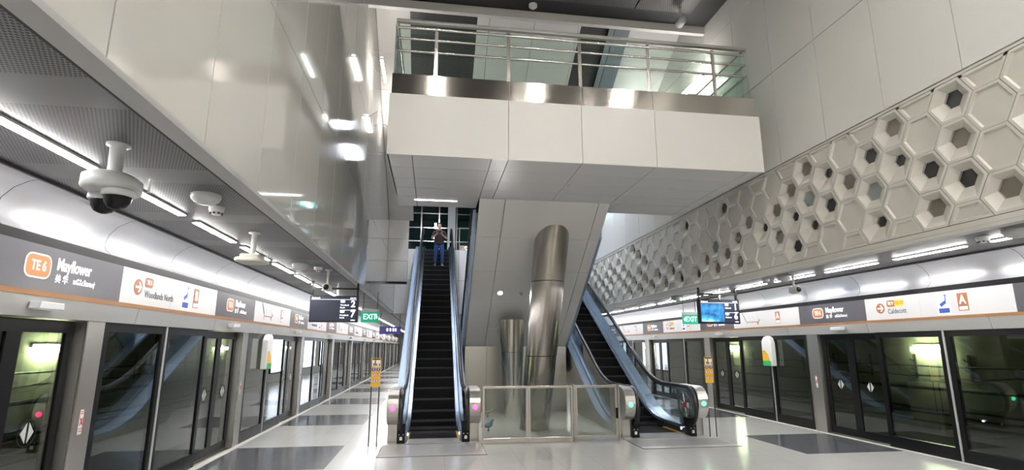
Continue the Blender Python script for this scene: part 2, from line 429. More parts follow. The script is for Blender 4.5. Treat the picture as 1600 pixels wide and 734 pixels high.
# black shadow gap + brushed cove above the signs
prof = [(-0.20, 3.215), (-0.09, 3.19), (0.02, 3.13), (0.10, 3.04), (0.13, 2.95), (0.12, 2.87), (0.06, 2.81), (0.0, 2.785)]
for sd in ('left', 'right'):
    f = (lambda d: XL - d) if sd == 'left' else (lambda d: XR + d)
    mb = MB(); yb = [B0 + 0.25 + P / 3 * k for k in range(-14, 34)]; yb = [y for y in yb if YN < y < YF]
    for a, b in zip([YN] + yb, yb + [YF]):
        n = len(prof)
        mb.add([(f(d), a + 0.004, z) for d, z in prof] + [(f(d), b - 0.004, z) for d, z in prof], [(i, i + 1, n + i + 1, n + i) for i in range(n - 1)], True)
    structure('trim_cove_' + sd, mb, fascia_m)
    structure('wall_cove_backing_' + sd, MB().box(min(f(0.17), f(0.22)), max(f(0.17), f(0.22)), YN, YF, 2.70, 3.4), black_matt)
    structure('trim_black_' + sd, MB().box(min(f(0.12), f(-0.03)), max(f(0.12), f(-0.03)), YN, YF, 2.70, 2.785), black)
    structure('trim_cove_edge_' + sd, MB().box(min(f(-0.19), f(-0.215)), max(f(-0.19), f(-0.215)), YN, YF, ZC - 0.01, ZC + 0.03), black)
# tunnels behind the doors
for sd, s_, x0 in (('left', -1, XL), ('right', 1, XR)):
    xa = x0 + s_ * 0.30; xb = x0 + s_ * 4.05
    structure('wall_tunnel_' + sd, MB().box(min(xb, xb + s_ * 0.3), max(xb, xb + s_ * 0.3), YN, YF, -1.3, 4.4), concrete)
    structure('floor_trackbed_' + sd, MB().box(min(xa, xb), max(xa, xb), YN, YF, -1.4, -1.15), ballast)
    structure('ceiling_tunnel_' + sd, MB().box(min(x0, xb), max(x0, xb), YN, YF, 3.6, 3.9), concrete)
    structure('wall_platform_edge_' + sd, MB().box(min(x0 + s_ * 0.05, xa), max(x0 + s_ * 0.05, xa), YN, YF, -1.4, -0.02), concrete)
# mid level: end wall under the concourse slab and strip wall left of the escalator
w = MB(); paneled(w, 'y', 23.3, 1, BL, BR, [BL + 1.36 * k for k in range(8)], ZC - 0.05, 5.95, [4.6])
structure('wall_mid', w, [white_panel, joint])
w = MB(); paneled(w, 'y', 19.3, 1, BL, -0.95, [], 4.05, 6.45, [4.8, 5.6])
structure('wall_strip', w, [matt_panel, joint])
structure('trim_strip_base', MB().box(BL, -0.95, 19.27, 19.45, 3.97, 4.05), black)
structure('floor_concourse', MB().box(BL, BR, 23.45, 32, 5.5, 5.98), white_panel)
structure('wall_concourse_far', MB().box(BL - 0.2, BR + 0.2, 32, 32.2, 5.9, 12.6), backdrop_green)
structure('wall_concourse_left', MB().box(BL - 0.2, BL, 23.3, 32, 5.9, 12.6), matt_panel)
structure('wall_concourse_right', MB().box(BR, BR + 0.2, 23.3, 32, 5.9, 12.6), matt_panel)
structure('ceiling_concourse', MB().box(BL - 0.2, BR + 0.2, 15.5, 32.2, 9.3, 9.45), perf_dark)

# high ceiling: dark perforated panels framed in black, white edge
mb = MB(); mb.cur = 1; mb.box(BL, BR, YN, 11.2, 9.62, 9.72); mb.cur = 0
xs = [-1.2 + 1.42 * k for k in range(6)]; 
for i, (a, b) in enumerate(zip(xs[:-1], xs[1:])):
    for k in range(-9, 9):
        y1 = 10.7 - 1.2 * (8 - k) - 0.0; mb.box(a + 0.02, b - 0.02, y1 - 1.18, y1, 9.585, 9.62)
structure('ceiling_hall', mb, [perf_dark, black_matt])
structure('trim_ceiling_edge', MB().box(BL, BR, 11.2, 11.32, 9.42, 9.75), white_panel)
structure('ceiling_over', MB().box(BL - 0.3, BR + 0.3, YN, 32.2, 12.6, 12.7), matt_panel)

# sloped ceiling of the upper flight, strips side by side
TA = math.tan(math.radians(30))
def slope_z(y): return 9.8 - TA * (y - 13.2)
def sloped(mb, x0, x1, y0, y1, xcuts, ycuts, th=0.05, zf=slope_z, gap=0.014):
    xc = sorted([x0] + [x for x in xcuts if x0 < x < x1] + [x1]); yc = sorted([y0] + [y for y in ycuts if y0 < y < y1] + [y1]); g = gap / 2
    mb.cur = 0
    for a, b in zip(xc, xc[1:]):
        for c, d in zip(yc, yc[1:]):
            c2, d2, a2, b2 = c + g, d - g, a + g, b - g
            mb.add([(a2, c2, zf(c2)), (b2, c2, zf(c2)), (b2, d2, zf(d2)), (a2, d2, zf(d2)), (a2, c2, zf(c2) + th), (b2, c2, zf(c2) + th), (b2, d2, zf(d2) + th), (a2, d2, zf(d2) + th)],
                   [(0, 1, 2, 3), (7, 6, 5, 4), (0, 4, 5, 1), (1, 5, 6, 2), (2, 6, 7, 3), (3, 7, 4, 0)])
    mb.cur = 1
    mb.add([(x0, y0, zf(y0) + th), (x1, y0, zf(y0) + th), (x1, y1, zf(y1) + th), (x0, y1, zf(y1) + th)], [(0, 1, 2, 3)])
YC = [10.4 + 1.04 * k for k in range(12)]
for nm, a, b, y1, m in (('strip', BL, -0.80, 19.3, matt_panel), ('dark_left', -0.80, 0.92, 15.6, perf_dark), ('flight', 0.92, 3.72, 17.5, slope_panel),
                        ('dark_right', 3.72, 4.45, 15.6, perf_dark), ('grey', 5.05, BR, 16.5, soffit_panel)):
    mb = MB(); sloped(mb, a, b, 10.6, y1, [-0.4, 0.55, 1.25, 2.45, 3.65], YC, 0.05, slope_z)
    structure('ceiling_slope_' + nm, mb, [m, joint])
mb = MB(); sloped(mb, 4.45, 5.05, 10.6, 16, [4.62], [], 0.35, lambda y: slope_z(y) - 0.12)
structure('trim_slope_truss', mb, [steel_skirt, black])

# sloped underside of the centre stair
TB = math.tan(math.radians(35.5))
def stair_z(y): return 4.95 - TB * (y - 11.2)
mb = MB(); sloped(mb, 0.93, 3.88, 11.2, 15.62, [1.5, 3.62], [11.2 + 0.93 * k for k in range(1, 6)], 0.06, stair_z, gap=0.014)
structure('ceiling_stair_soffit', mb, [slope_panel, joint])
# steel enclosure under the stair
mb = MB(); mb.cur = 0
for a, b in ((0.93, 1.55), (1.55, 3.25), (3.25, 3.88)): mb.box(a + 0.004, b - 0.004, 15.6, 15.63, 0, 1.80)
mb.box(0.93, 0.96, 15.63, 22, 0, 1.8); mb.box(3.85, 3.88, 15.63, 22, 0, 1.8); mb.cur = 1; mb.box(0.96, 3.85, 15.64, 22, 0, 1.78)
structure('wall_stair_enclosure', mb, [steel_h, joint])
# centre core further down the platform
w = MB().box(0.9, 3.9, 25, 45, 0, ZC + 0.02); structure('wall_core', w, matt_panel)

# ================================================================== HONEYCOMB WALL (right)
def honeycomb():
    s = 0.3115; ap = 0.27
    rim = 0.035
    fl, hl = MB(), MB()
    spec = {(0, 0): 'f', (0, 1): 'f', (0, 2): 'b', (1, 0): 'd', (1, 1): 'b', (1, 2): 'd', (1, 3): 'f', (2, 0): 'f', (2, 1): 'd', (2, 2): 'b', (3, 0): 'b', (3, 1): 's',
            (3, 2): 'f', (3, 3): 'f', (4, 0): 'd', (4, 1): 'g', (4, 2): 's', (5, 0): 'f', (5, 1): 'b', (5, 2): 'f', (5, 3): 'g', (6, 0): 's', (6, 1): 'd', (6, 2): 'f',
            (7, 0): 'b', (7, 1): 'g', (7, 2): 's', (8, 0): 'b', (8, 1): 's', (8, 2): 'd'}
    X0 = BR; zt, zb = 5.157, 3.305
    def clip(poly):
        for lim, sgn in ((zt, 1), (zb, -1)):
            out = []
            for i in range(len(poly)):
                a, b = poly[i], poly[(i + 1) % len(poly)]
                ina, inb = sgn * (a[1] - lim) <= 1e-9, sgn * (b[1] - lim) <= 1e-9
                if ina: out.append(a)
                if ina != inb:
                    t = (lim - a[1]) / (b[1] - a[1]); out.append((a[0] + (b[0] - a[0]) * t, lim))
            poly = out
            if len(poly) < 3: return []
        return poly
    def inset(poly, d):
        n = len(poly); cx = sum(p[0] for p in poly) / n; cz = sum(p[1] for p in poly) / n
        out = []
        for i in range(n):
            p0, p1, p2 = Vector(poly[i - 1]), Vector(poly[i]), Vector(poly[(i + 1) % n])
            e1 = (p1 - p0).normalized(); e2 = (p2 - p1).normalized()
            n1 = Vector((-e1.y, e1.x)); n2 = Vector((-e2.y, e2.x)); c = Vector((cx, cz))
            if n1.dot(c - p1) < 0: n1, n2 = -n1, -n2
            den = 1 + n1.dot(n2); q = p1 + (n1 + n2) * (d / max(den, 0.3)); out.append((q.x, q.y))
        return out
    i0 = int((YN - 5.04) / 0.4675) + 1; i1 = int((23.0 - 5.04) / 0.4675)
    rnd = random.Random(5)
    for i in range(i0, i1 + 1):
        y = 5.04 + 0.4675 * i
        rows = [4.62, 4.085, 3.55, 5.155] if i % 2 == 0 else [4.887, 4.353, 3.818, 3.283]
        for j, z in enumerate(rows):
            kind = spec.get((i, j)) or rnd.choice('ffffffddbgsbg')
            if j == 3: kind = 'f'
            hexa = [(y + s * math.cos(PI / 3 * k), z + ap / math.cos(PI / 6) * math.sin(PI / 3 * k)) for k in range(6)]
            poly = clip(hexa)
            if len(poly) < 3: continue
            A = inset(poly, 0.005); Bp = inset(poly, 0.005 + rim); n = len(poly)
            def ring(p, dx): return [(X0 + dx, a, b) for a, b in p]
            def bridge(p, dp, q, dq, mi=0):
                fl.cur = mi; m = len(p)
                fl.add(ring(p, dp) + ring(q, dq), [(k, (k + 1) % m, m + (k + 1) % m, m + k) for k in range(m)])
            bridge(A, 0.02, A, 0.0); bridge(A, 0.0, Bp, 0.0)
            if kind == 'f':
                D = inset(poly, 0.005 + rim + 0.014); bridge(Bp, 0.0, D, 0.028)
                fl.cur = 0; fl.add(ring(D, 0.028), [tuple(range(n))])
            else:
                sc = {'d': 0.42, 's': 0.31, 'b': 0.46, 'g': 0.50}[kind]; dep = {'d': 0.095, 's': 0.11, 'b': 0.085, 'g': 0.07}[kind]
                oy, oz = (0.02, 0.05) if kind != 's' else (0.0, 0.075)
                if kind == 'g': oz = 0.02
                D = [(y + oy + (a - y) * sc * 1.0, z + oz + (b - z) * sc) for a, b in poly]
                bridge(Bp, 0.0, D, dep)
                fl.cur = {'d': 1, 's': 1, 'b': 3, 'g': 2}[kind]; fl.add(ring(D, dep + 0.03), [tuple(range(n))])
                bridge(D, dep, D, dep + 0.03, 0)
    fl.cur = 4; fl.box(X0 + 0.235, X0 + 0.27, YN, 23.3, 3.3, 5.2)
    structure('wall_right_honeycomb', fl, [honey, hole_dark, hole_grey, hole_brown, joint])
    structure('trim_honeycomb_top', MB().box(X0 + 0.0, X0 + 0.24, YN, 23.3, 5.162, 5.198), honey)
    structure('trim_honeycomb_joint', MB().box(X0 + 0.03, X0 + 0.24, YN, 23.3, 5.198, 5.212), joint)
honeycomb()

# ================================================================== PLATFORM EDGE MODULES
def make_door(side):
    """sliding platform door: local x 0..1.6, leaves recessed behind the screen line"""
    t = thing('platform_screen_door', 'door', 'door')
    for i in (0, 1):
        a, b = 0.02 + i * 0.78, 0.80 + i * 0.78
        mb = MB()
        for bx in ((a, b, 0.10, 0.14, 0.02, 0.16), (a, b, 0.10, 0.14, 1.93, 2.05), (a, a + 0.09, 0.10, 0.14, 0.16, 1.93), (b - 0.09, b, 0.10, 0.14, 0.16, 1.93)): mb.box(*bx)
        leaf = mb.build('door_leaf', black, t)
        MB().box(a + 0.09, b - 0.09, 0.115, 0.122, 0.16, 1.93).build('glass_pane', glass_door, leaf)
        cx = (a + b) / 2; mb = MB(); mb.cur = 0
        for q in range(20):
            a0, a1 = 2 * PI * q / 20, 2 * PI * (q + 1) / 20
            mb.add([(cx + r * math.cos(a_), 0.111, 1.02 + r * 1.0 * math.sin(a_)) for r, a_ in ((0.125, a0), (0.125, a1), (0.112, a1), (0.112, a0))], [(0, 1, 2, 3)])
        mb.cur = 1
        for sg in (-1, 1): mb.prism([(cx + sg * 0.015, 1.02 + 0.09), (cx + sg * 0.085, 1.02), (cx + sg * 0.015, 1.02 - 0.09)], 0.109, 0.112, 'y')
        st = mb.build('arrow_sticker', [black, cast_grey], leaf); st['label'] = 'round door arrow sticker with two grey triangles'
    MB().box(0.0, 1.60, 0.08, 0.16, 0.0, 0.02).build('threshold', steel_h, t)
    return t
def make_post():
    t = thing('door_post', 'post', 'post')
    MB().box(0, 0.34, 0.0, 0.16, 0, 2.06).build('post_body', steel_post, t)
    s = MB(); s.box(0.0, 0.02, -0.015, 0.0, 0, 2.06).build('post_edge', steel_tube, t)
    n = MB(); n.cur = 0; n.box(0.14, 0.20, -0.003, 0, 0.92, 1.16); n.cur = 1
    for zz in (0.945, 0.97, 1.12, 1.14): n.box(0.15, 0.19, -0.004, -0.003, zz, zz + 0.008)
    n.tube([(0.15, -0.005, 1.01), (0.19, -0.005, 1.08)], 0.005, 5); n.tube([(0.19, -0.005, 1.01), (0.15, -0.005, 1.08)], 0.005, 5)
    k = n.build('warning_sticker', [white_plastic, red_ink], t); k['label'] = 'white sticker with a red cross'
    return t
def make_screen():
    """fixed glazed screen: local x 0..2.80"""
    t = thing('glass_screen', 'screen', 'glass screen'); L = 2.775
    mb = MB()
    mb.box(0, L, 0, 0.10, 0, 0.20); mb.box(0, L, 0.0, 0.10, 1.96, 2.06)
    for a, b in ((0, 0.09), (1.30, 1.38), (1.42, 1.50), (L - 0.09, L)): mb.box(a, b, 0.0, 0.08, 0.20, 1.96)
    mb.build('frame', black, t)
    MB().box(1.385, 1.415, -0.012, 0.06, 0, 2.06).build('mullion', grey_trim, t)
    MB().box(0.09, 1.30, 0.02, 0.027, 0.20, 1.96).build('glass_pane', glass_door, t)
    MB().box(1.50, L - 0.09, 0.02, 0.027, 0.20, 1.96).build('glass_pane', glass_door, t)
    return t
def make_header():
    t = thing('door_header', 'header', 'header'); L = P
    mb = MB()
    for a, b in ((0, P / 2), (P / 2, P)): mb.prism([(-0.02, 2.06), (0.16, 2.06), (0.16, 2.25), (-0.055, 2.25)], a + 0.004, b - 0.004, 'x')
    mb.build('steel_cover', header_m, t)
    MB().box(0, L, -0.058, 0.1, 2.245, 2.29).build('brown_stripe', brown, t)
    return t
def badge(mb, w, h, cx, cz, y, inner=0, outer=1, r=0.05, rim=0.012):
    mb.cur = outer; mb.prism(shift(rrect(w, h, r), cx, cz), y, y + 0.002, 'y')
    mb.cur = inner; mb.prism(shift(rrect(w - 2 * rim, h - 2 * rim, r * 0.8), cx, cz), y - 0.002, y, 'y')
def make_name_sign():
    t = thing('station_name_sign', 'sign', 'sign'); L = 1.95
    MB().box(0.003, L - 0.003, -0.03, 0.1, 2.29, 2.70).build('panel', dark_sign, t)
    mb = MB(); badge(mb, 0.33, 0.22, 0.62, 2.51, -0.033, 0, 1, 0.075, 0.014)
    mb.build('station_badge', [orange, sign_white], t)
    put_text(t, 'TE 6', 0.62, -0.037, 2.508, 0.125, sign_white, 0.80, 'CENTER', 0.002)
    put_text(t, 'Mayflower', 0.86, -0.032, 2.555, 0.165, sign_white, 0.74, 'LEFT', 0.003)
    put_text(t, '\u7f8e \u534e', 0.86, -0.032, 2.42, 0.085, sign_white, 0.95, 'LEFT', 0.001)
    put_text(t, '\u0bae\u0bc7\u0b83\u0baa\u0bbf\u0bb3\u0bb5\u0bb0\u0bcd', 1.12, -0.032, 2.42, 0.07, sign_white, 0.8, 'LEFT', 0.001)
    return t
def make_direction_sign(code, code2, dest, letter):
    t = thing('direction_sign', 'sign', 'sign'); L = P - 1.95
    MB().box(0.003, L - 0.003, -0.03, 0.1, 2.29, 2.70).build('panel', white_sign, t)
    mb = MB(); mb.cur = 0; mb.prism(shift(disc(0.095, 24), 0.36, 2.50), -0.033, -0.03, 'y'); mb.cur = 1
    mb.prism([(0.30, 2.487), (0.40, 2.487), (0.40, 2.513), (0.30, 2.513)], -0.036, -0.033, 'y')
    mb.prism([(0.36, 2.56), (0.385, 2.56), (0.43, 2.50), (0.385, 2.44), (0.36, 2.44), (0.40, 2.50)], -0.036, -0.033, 'y')
    mb.build('arrow', [rust, sign_white], t)
    mb = MB(); cw = 0.19 if not code2 else 0.17
    mb.cur = 0; mb.prism(shift(rrect(cw, 0.12, 0.035), 0.60, 2.575), -0.033, -0.03, 'y')
    if code2: mb.cur = 1; mb.prism(shift(rrect(0.22, 0.12, 0.05), 0.78, 2.575), -0.033, -0.03, 'y'); mb.cur = 0; mb.box(0.64, 0.685, -0.0335, -0.03, 2.515, 2.635)
    mb.build('line_badge', [rust, yellow], t)
    put_text(t, code, 0.60, -0.037, 2.575, 0.075, sign_white, 0.85, 'CENTER', 0.001)
    if code2: put_text(t, code2, 0.785, -0.037, 2.575, 0.075, rust, 0.85, 'CENTER', 0.001)
    put_text(t, dest, 0.52, -0.032, 2.43, 0.125, grey_ink, 0.80, 'LEFT', 0.001)
    # camera pictogram
    mb = MB(); mb.cur = 0; mb.box(1.53, 1.76, -0.032, -0.03, 2.32, 2.67); mb.cur = 1
    mb.box(1.55, 1.74, -0.034, -0.032, 2.34, 2.42)
    mb.prism([(1.57, 2.49), (1.68, 2.55), (1.70, 2.50), (1.60, 2.44)], -0.034, -0.032, 'y')
    mb.prism([(1.68, 2.53), (1.70, 2.53), (1.70, 2.63), (1.68, 2.63)], -0.034, -0.032, 'y'); mb.prism([(1.66, 2.625), (1.72, 2.625), (1.72, 2.64), (1.66, 2.64)], -0.034, -0.032, 'y')
    mb.build('camera_pictogram', [sign_white, blue_ink], t)
    plat_badge(t, letter, 1.98); 
    MB().box(1.2, 1.204, -0.0315, -0.03, 2.295, 2.695).build('panel_joint', grey_trim, t)
    return t
def plat_badge(t, letter, x):
    mb = MB(); mb.cur = 0; mb.box(x - 0.085, x + 0.085, -0.033, -0.03, 2.36, 2.64); mb.cur = 1; mb.box(x - 0.068, x + 0.068, -0.035, -0.033, 2.375, 2.425)
    mb.build('platform_badge', [rust, sign_white], t)
    put_text(t, letter, x, -0.036, 2.53, 0.20, sign_white, 0.8, 'CENTER', 0.003)
def make_map_sign(letter):
    t = thing('route_map_sign', 'sign', 'sign'); L = P - 1.95
    MB().box(0.003, L - 0.003, -0.03, 0.1, 2.29, 2.70).build('panel', white_sign, t)
    mb = MB(); mb.cur = 0
    mb.tube([(0.45, -0.032, 2.69), (0.62, -0.032, 2.46)], 0.009, 5)
    mb.cur = 1; mb.tube([(0.62, -0.032, 2.43), (1.18, -0.032, 2.43), (1.25, -0.032, 2.47)], 0.006, 5)
    for k in range(7):
        x = 0.64 + 0.09 * k; mb.cur = 1; mb.prism(shift(disc(0.016, 10), x, 2.43), -0.036, -0.03, 'y')
        mb.cur = 2
        if k % 2 == 0: mb.tube([(x, -0.032, 2.47), (x - 0.09, -0.032, 2.62)], 0.003, 4)
    mb.tube([(0.62, -0.032, 2.43), (0.62, -0.032, 2.35)], 0.004, 5)
    mb.cur = 1; mb.box(1.12, 1.17, -0.033, -0.03, 2.36, 2.42); mb.box(1.20, 1.22, -0.033, -0.03, 2.44, 2.50)
    mb.build('route_map', [grey_ink, rust, grey_trim], t)
    plat_badge(t, letter, 1.98)
    return t
def make_lamp_box():
    t = thing('door_indicator_lamp', 'lamp', 'lamp')
    MB().prism([(-0.16, -0.035), (0.16, -0.035), (0.15, 0.03), (-0.15, 0.03)], -0.10, 0.0, 'y').build('housing', white_sign, t, bevel=0.008)
    MB().box(-0.13, 0.13, -0.08, -0.02, -0.037, -0.034).build('lens', sign_white, t)
    return t
def make_strip():
    t = thing('ceiling_strip_light', 'strip', 'light')
    MB().box(-0.045, 0.045, -0.62, 0.62, 0.0, 0.02).build('housing', cast_grey, t)
    MB().box(-0.035, 0.035, -0.60, 0.60, -0.008, 0.0).build('diffuser', strip_m, t)
    return t

kinds = sorted(KS)
for side in ('left', 'right'):
    off = 0.0
    protos = {}
    letter = 'B' if side == 'left' else 'A'
    nd = ns = nm = nq = nl = nr = 0
    for k in kinds:
        b = B0 + P * k
        vis = b > 1.0
        def place(key, maker, ya, yb, z, lab, grp):
            loc, rz = side_loc(side, side_y(side, ya, yb), z)
            if key not in protos:
                t = maker(); protos[key] = t; t.location = loc; t.rotation_euler = (0, 0, rz); t['label'] = lab; t['group'] = grp
            else: t = dup(protos[key], loc, rz, lab, grp)
            return t
        row = 'the %s-hand platform' % side
        if not vis:   # behind the viewer: only what closes the room and shows in reflections
            L = lambda s: s + ' behind the viewpoint along ' + row
            i = -k
            place('door', lambda: make_door(side), b - 0.12, b + 1.48, 0, L('dark framed glass sliding doors'), 'platform doors on ' + side)
            place('post', make_post, b + 1.48, b + 1.82, 0, L('brushed steel door post'), 'door posts on ' + side)
            place('screen', make_screen, b + 1.822, b + 4.597, 0, L('fixed dark framed glass screen'), 'glass screens on ' + side)
            place('header', make_header, b, b + P, 0, L('steel header with brown stripe'), 'headers on ' + side)
            place('name', make_name_sign, b, b + 1.95, 0, L('dark station name sign'), 'station name signs on ' + side)
            place('dir', (lambda: make_direction_sign('TE 1', '', 'Woodlands North', 'B')) if side == 'left' else (lambda: make_direction_sign('TE 9', 'CC 17', 'Caldecott', 'A')), b + 1.95, b + P, 0, L('white direction sign'), 'direction signs on ' + side)
            continue
        if b + 1.5 > 3.5 or True:
            place('door', lambda: make_door(side), b - 0.12, b + 1.48, 0, 'dark framed glass sliding doors under a dark TE 6 name sign, %s pair along %s' % (ordn(nd), row), 'platform doors on ' + side)
            place('post', make_post, b + 1.48, b + 1.82, 0, 'brushed steel post with red-cross sticker, %s post along %s' % (ordn(nd), row), 'door posts on ' + side)
            place('screen', make_screen, b + 1.822, b + 4.597, 0, 'fixed dark framed glass screen under a white sign, %s along %s' % (ordn(nd), row), 'glass screens on ' + side)
            place('header', make_header, b, b + P, 0, 'brushed steel header beam with brown stripe, %s length along %s' % (ordn(nd), row), 'headers on ' + side)
            place('name', make_name_sign, b, b + 1.95, 0, 'dark grey Mayflower TE 6 name sign, %s along %s' % (ordn(nd), row), 'station name signs on ' + side)
            if k % 2 == 1:
                tt = place('dir', (lambda: make_direction_sign('TE 1', '', 'Woodlands North', 'B')) if side == 'left' else (lambda: make_direction_sign('TE 9', 'CC 17', 'Caldecott', 'A')), b + 1.95, b + P, 0,
                           'white %s arrow sign with letter %s, %s of its kind along %s' % ('Woodlands North' if side == 'left' else 'Caldecott', letter, ordn(nq), row), 'direction signs on ' + side); nq += 1
            else:
                place('map', lambda: make_map_sign(letter), b + 1.95, b + P, 0, 'white route map sign with letter %s, %s of its kind along %s' % (letter, ordn(nm), row), 'route map signs on ' + side); nm += 1
            loc, rz = side_loc(side, b + 0.72, 2.16, 0.047)
            if 'lampbox' not in protos:
                t = make_lamp_box(); protos['lampbox'] = t; t.location = loc; t.rotation_euler = (0, 0, rz)
            else: t = dup(protos['lampbox'], loc, rz)
            t['label'] = 'small white indicator lamp box over the %s door along %s' % (ordn(nd), row); t['group'] = 'door lamps on ' + side
            nd += 1
    # strip lights
    x = -2.74 if side == 'left' else 7.50
    proto = None; n = 0
    ks = range(-7, 33)
    for j in ks:
        y = 4.92 + P / 3 * j + 0.6
        if y > YF - 1: break
        if proto is None: t = proto = make_strip()
        else: t = dup(proto)
        t.location = (x, y, ZC); 
        if y < 3.6: t['label'] = 'linear ceiling light behind the viewpoint over the %s-hand platform' % side
        else:
            t['label'] = 'white linear ceiling light, %s of the row over the %s-hand platform' % (ordn(n), side); n += 1
        t['group'] = 'ceiling strip lights on the %s' % side

# ================================================================== TUNNEL FITTINGS
def tunnel_lamp(x, y, s_, lab):
    t = thing('tunnel_lamp', lab, 'lamp', (x, y, 1.73), 0, 'tunnel lamps')
    MB().box(min(0, -s_ * 0.05), max(0, -s_ * 0.05), -0.45, 0.45, 0.05, 0.12).build('housing', cast_grey, t)
    MB().box(min(-s_ * 0.02, -s_ * 0.18), max(-s_ * 0.02, -s_ * 0.18), -0.42, 0.42, -0.05, 0.05).build('diffuser', tunnel_m, t)
def wobble(x, z, amp, seed):
    r = random.Random(seed); pts = []; y = YN + 0.3
    while y < YF - 1: pts.append((x, y, z + r.uniform(-amp, amp))); y += 0.9
    return pts
for sd, s_, xw in (('left', -1, XL - 4.05), ('right', 1, XR + 4.05)):
    for i, y in enumerate([3.2, 12.1, 21.0, 30.0, 39.0, 48.0]):
        tunnel_lamp(xw, y, s_, 'greenish white tunnel lamp on the concrete wall, %s seen through the %s doors' % (ordn(i), sd))
    for j, (z, r, amp) in enumerate(((1.32, 0.022, 0.01), (0.78, 0.045, 0.0), (0.30, 0.03, 0.03), (0.16, 0.03, 0.03), (-0.02, 0.035, 0.02), (1.08, 0.02, 0.05))):
        nm = ['upper', 'ribbed', 'third', 'fourth', 'lowest', 'sagging'][j]
        tag(MB().tube(wobble(xw - s_ * 0.12, z, amp, j + 3), r, 6).build('tunnel_cable', cable_m), '%s black cable run along the concrete wall behind the %s doors' % (nm, sd), 'cable', 'tunnel cables on ' + sd)
    for j in range(2):
        xr = XL - 1.3 - 1.435 * j if sd == 'left' else XR + 1.3 + 1.435 * j
        tag(MB().prism([(xr - 0.07, -1.15), (xr + 0.07, -1.15), (xr + 0.03, -1.13), (xr + 0.01, -1.1), (xr + 0.035, -1.02), (xr + 0.035, -0.99), (xr - 0.035, -0.99), (xr - 0.035, -1.02), (xr - 0.01, -1.1), (xr - 0.03, -1.13)], YN, YF, 'y').build('running_rail', rust_pipe),
            '%s steel running rail of the %s-hand track' % ('inner' if j == 0 else 'outer', sd), 'rail', 'rails on ' + sd)
    # cable hooks on the wall
    hk = None; i = 0
    y = 1.0
    while y < 26:
        if hk is None:
            hk = thing('cable_bracket', 'b', 'bracket', (xw, y, 1.2))
            mb = MB(); mb.tube([(0, 0, 0.25), (-s_ * 0.10, 0, 0.25), (-s_ * 0.16, 0, 0.30)], 0.018, 6); mb.tube([(0, 0, 0.02), (-s_ * 0.10, 0, 0.02), (-s_ * 0.16, 0, 0.07)], 0.018, 6)
            mb.box(min(0, -s_ * 0.03), max(0, -s_ * 0.03), -0.03, 0.03, -0.2, 0.4); mb.build('hook', cable_m, hk); t = hk
        else: t = dup(hk, (xw, y, 1.2))
        t['label'] = 'dark cable bracket on the concrete wall, %s behind the %s doors' % (ordn(i), sd); t['group'] = 'cable brackets on ' + sd
        y += 1.45; i += 1
tag(MB().tube([(XR + 3.74, 6.35, 3.5), (XR + 3.72, 6.4, 2.1), (XR + 3.68, 6.2, 1.2), (XR + 3.72, 5.9, 0.4), (XR + 3.72, 6.3, -1.1)], 0.10, 8).build('drain_pipe', rust_pipe),
    'rust-brown pipe running down the tunnel wall behind the right-hand glass', 'pipe')

# ================================================================== BALCONY
BX0, BX1, BY = -0.85, 6.0, 8.67
bt = thing('balcony', 'white panelled balcony with steel edge band hanging over the escalators', 'balcony', (0, 0, 0))
cuts = [BX0, 1.21, 2.53, 3.91, BX1]
mb = MB(); mb.cur = 0
for a, b in zip(cuts, cuts[1:]): mb.box(a + 0.004, b - 0.004, BY, BY + 0.03, 4.95, 6.05)
mb.box(BX0, BX0 + 0.03, BY + 0.03, 11.2, 4.95, 6.05); mb.box(BX1 - 0.03, BX1, BY + 0.03, 11.2, 4.95, 6.05); mb.cur = 1; mb.box(BX0 + 0.03, BX1 - 0.03, BY + 0.031, 11.2, 4.99, 6.02)
mb.build('fascia', [white_panel, joint], bt)
mb = MB(); mb.cur = 0
sx = [BX0, BX0 + 0.42, 0.92, 1.21, 2.53, 3.89, BX1 - 0.3, BX1]; sy = [BY + 0.03 + 0.625 * k for k in range(5)]
for a, b in zip(sx, sx[1:]):
    for c, d in zip(sy, sy[1:] + [12.05]):
        if d > 11.8 and 0.9 < (a + b) / 2 < 3.9: continue
        mb.box(a + 0.007, b - 0.007, c + 0.005, d - 0.005, 4.95, 4.985)
mb.cur = 1; mb.box(BX0, BX1, BY + 0.03, 11.19, 4.985, 5.0)
mb.build('soffit', [soffit_panel, joint], bt)
mb = MB()
cb = [BX0 + 0.03, 1.24, 2.56, 3.9, BX1 - 0.06]
for a, b in zip(cb, cb[1:]): mb.box(a + 0.003, b - 0.003, BY + 0.02, BY + 0.06, 6.055, 6.43)
mb.box(BX0 + 0.03, BX0 + 0.07, BY + 0.06, 12.0, 6.055, 6.43); mb.box(BX1 - 0.10, BX1 - 0.06, BY + 0.06, 12.0, 6.055, 6.43)
mb.build('steel_band', steel_band, bt)
MB().box(BX0 + 0.07, BX1 - 0.10, BY + 0.06, 12.0, 6.02, 6.1).build('deck', grey_trim, bt)
rl = thing('balcony_railing', 'brushed steel tube railing with green glass on the balcony edge', 'railing', (0, 0, 0))
px = [-0.08, 1.22, 2.55, 3.88, 5.2]
for x in px: MB().box(x - 0.03, x + 0.03, BY + 0.075, BY + 0.10, 6.43, 7.42).build('post', steel_tube, rl)
MB().box(BX0 + 0.06, BX1 - 0.1, BY + 0.04, BY + 0.12, 7.45, 7.51).build('handrail', steel_h, rl, bevel=0.01)
for y_, z, r in ((BY + 0.08, 7.36, 0.026), (BY + 0.12, 7.17, 0.022), (BY + 0.12, 6.93, 0.022)):
    MB().tube([(BX0 + 0.10, y_, z), (BX1 - 0.14, y_, z)], r, 8).build('rail', steel_tube, rl)
for x in (BX0 + 0.09, BX1 - 0.13):
    for z in (7.48, 7.17, 6.93): MB().tube([(x, BY + 0.1, z), (x, 12.0, z)], 0.02, 8).build('side_rail', steel_tube, rl)
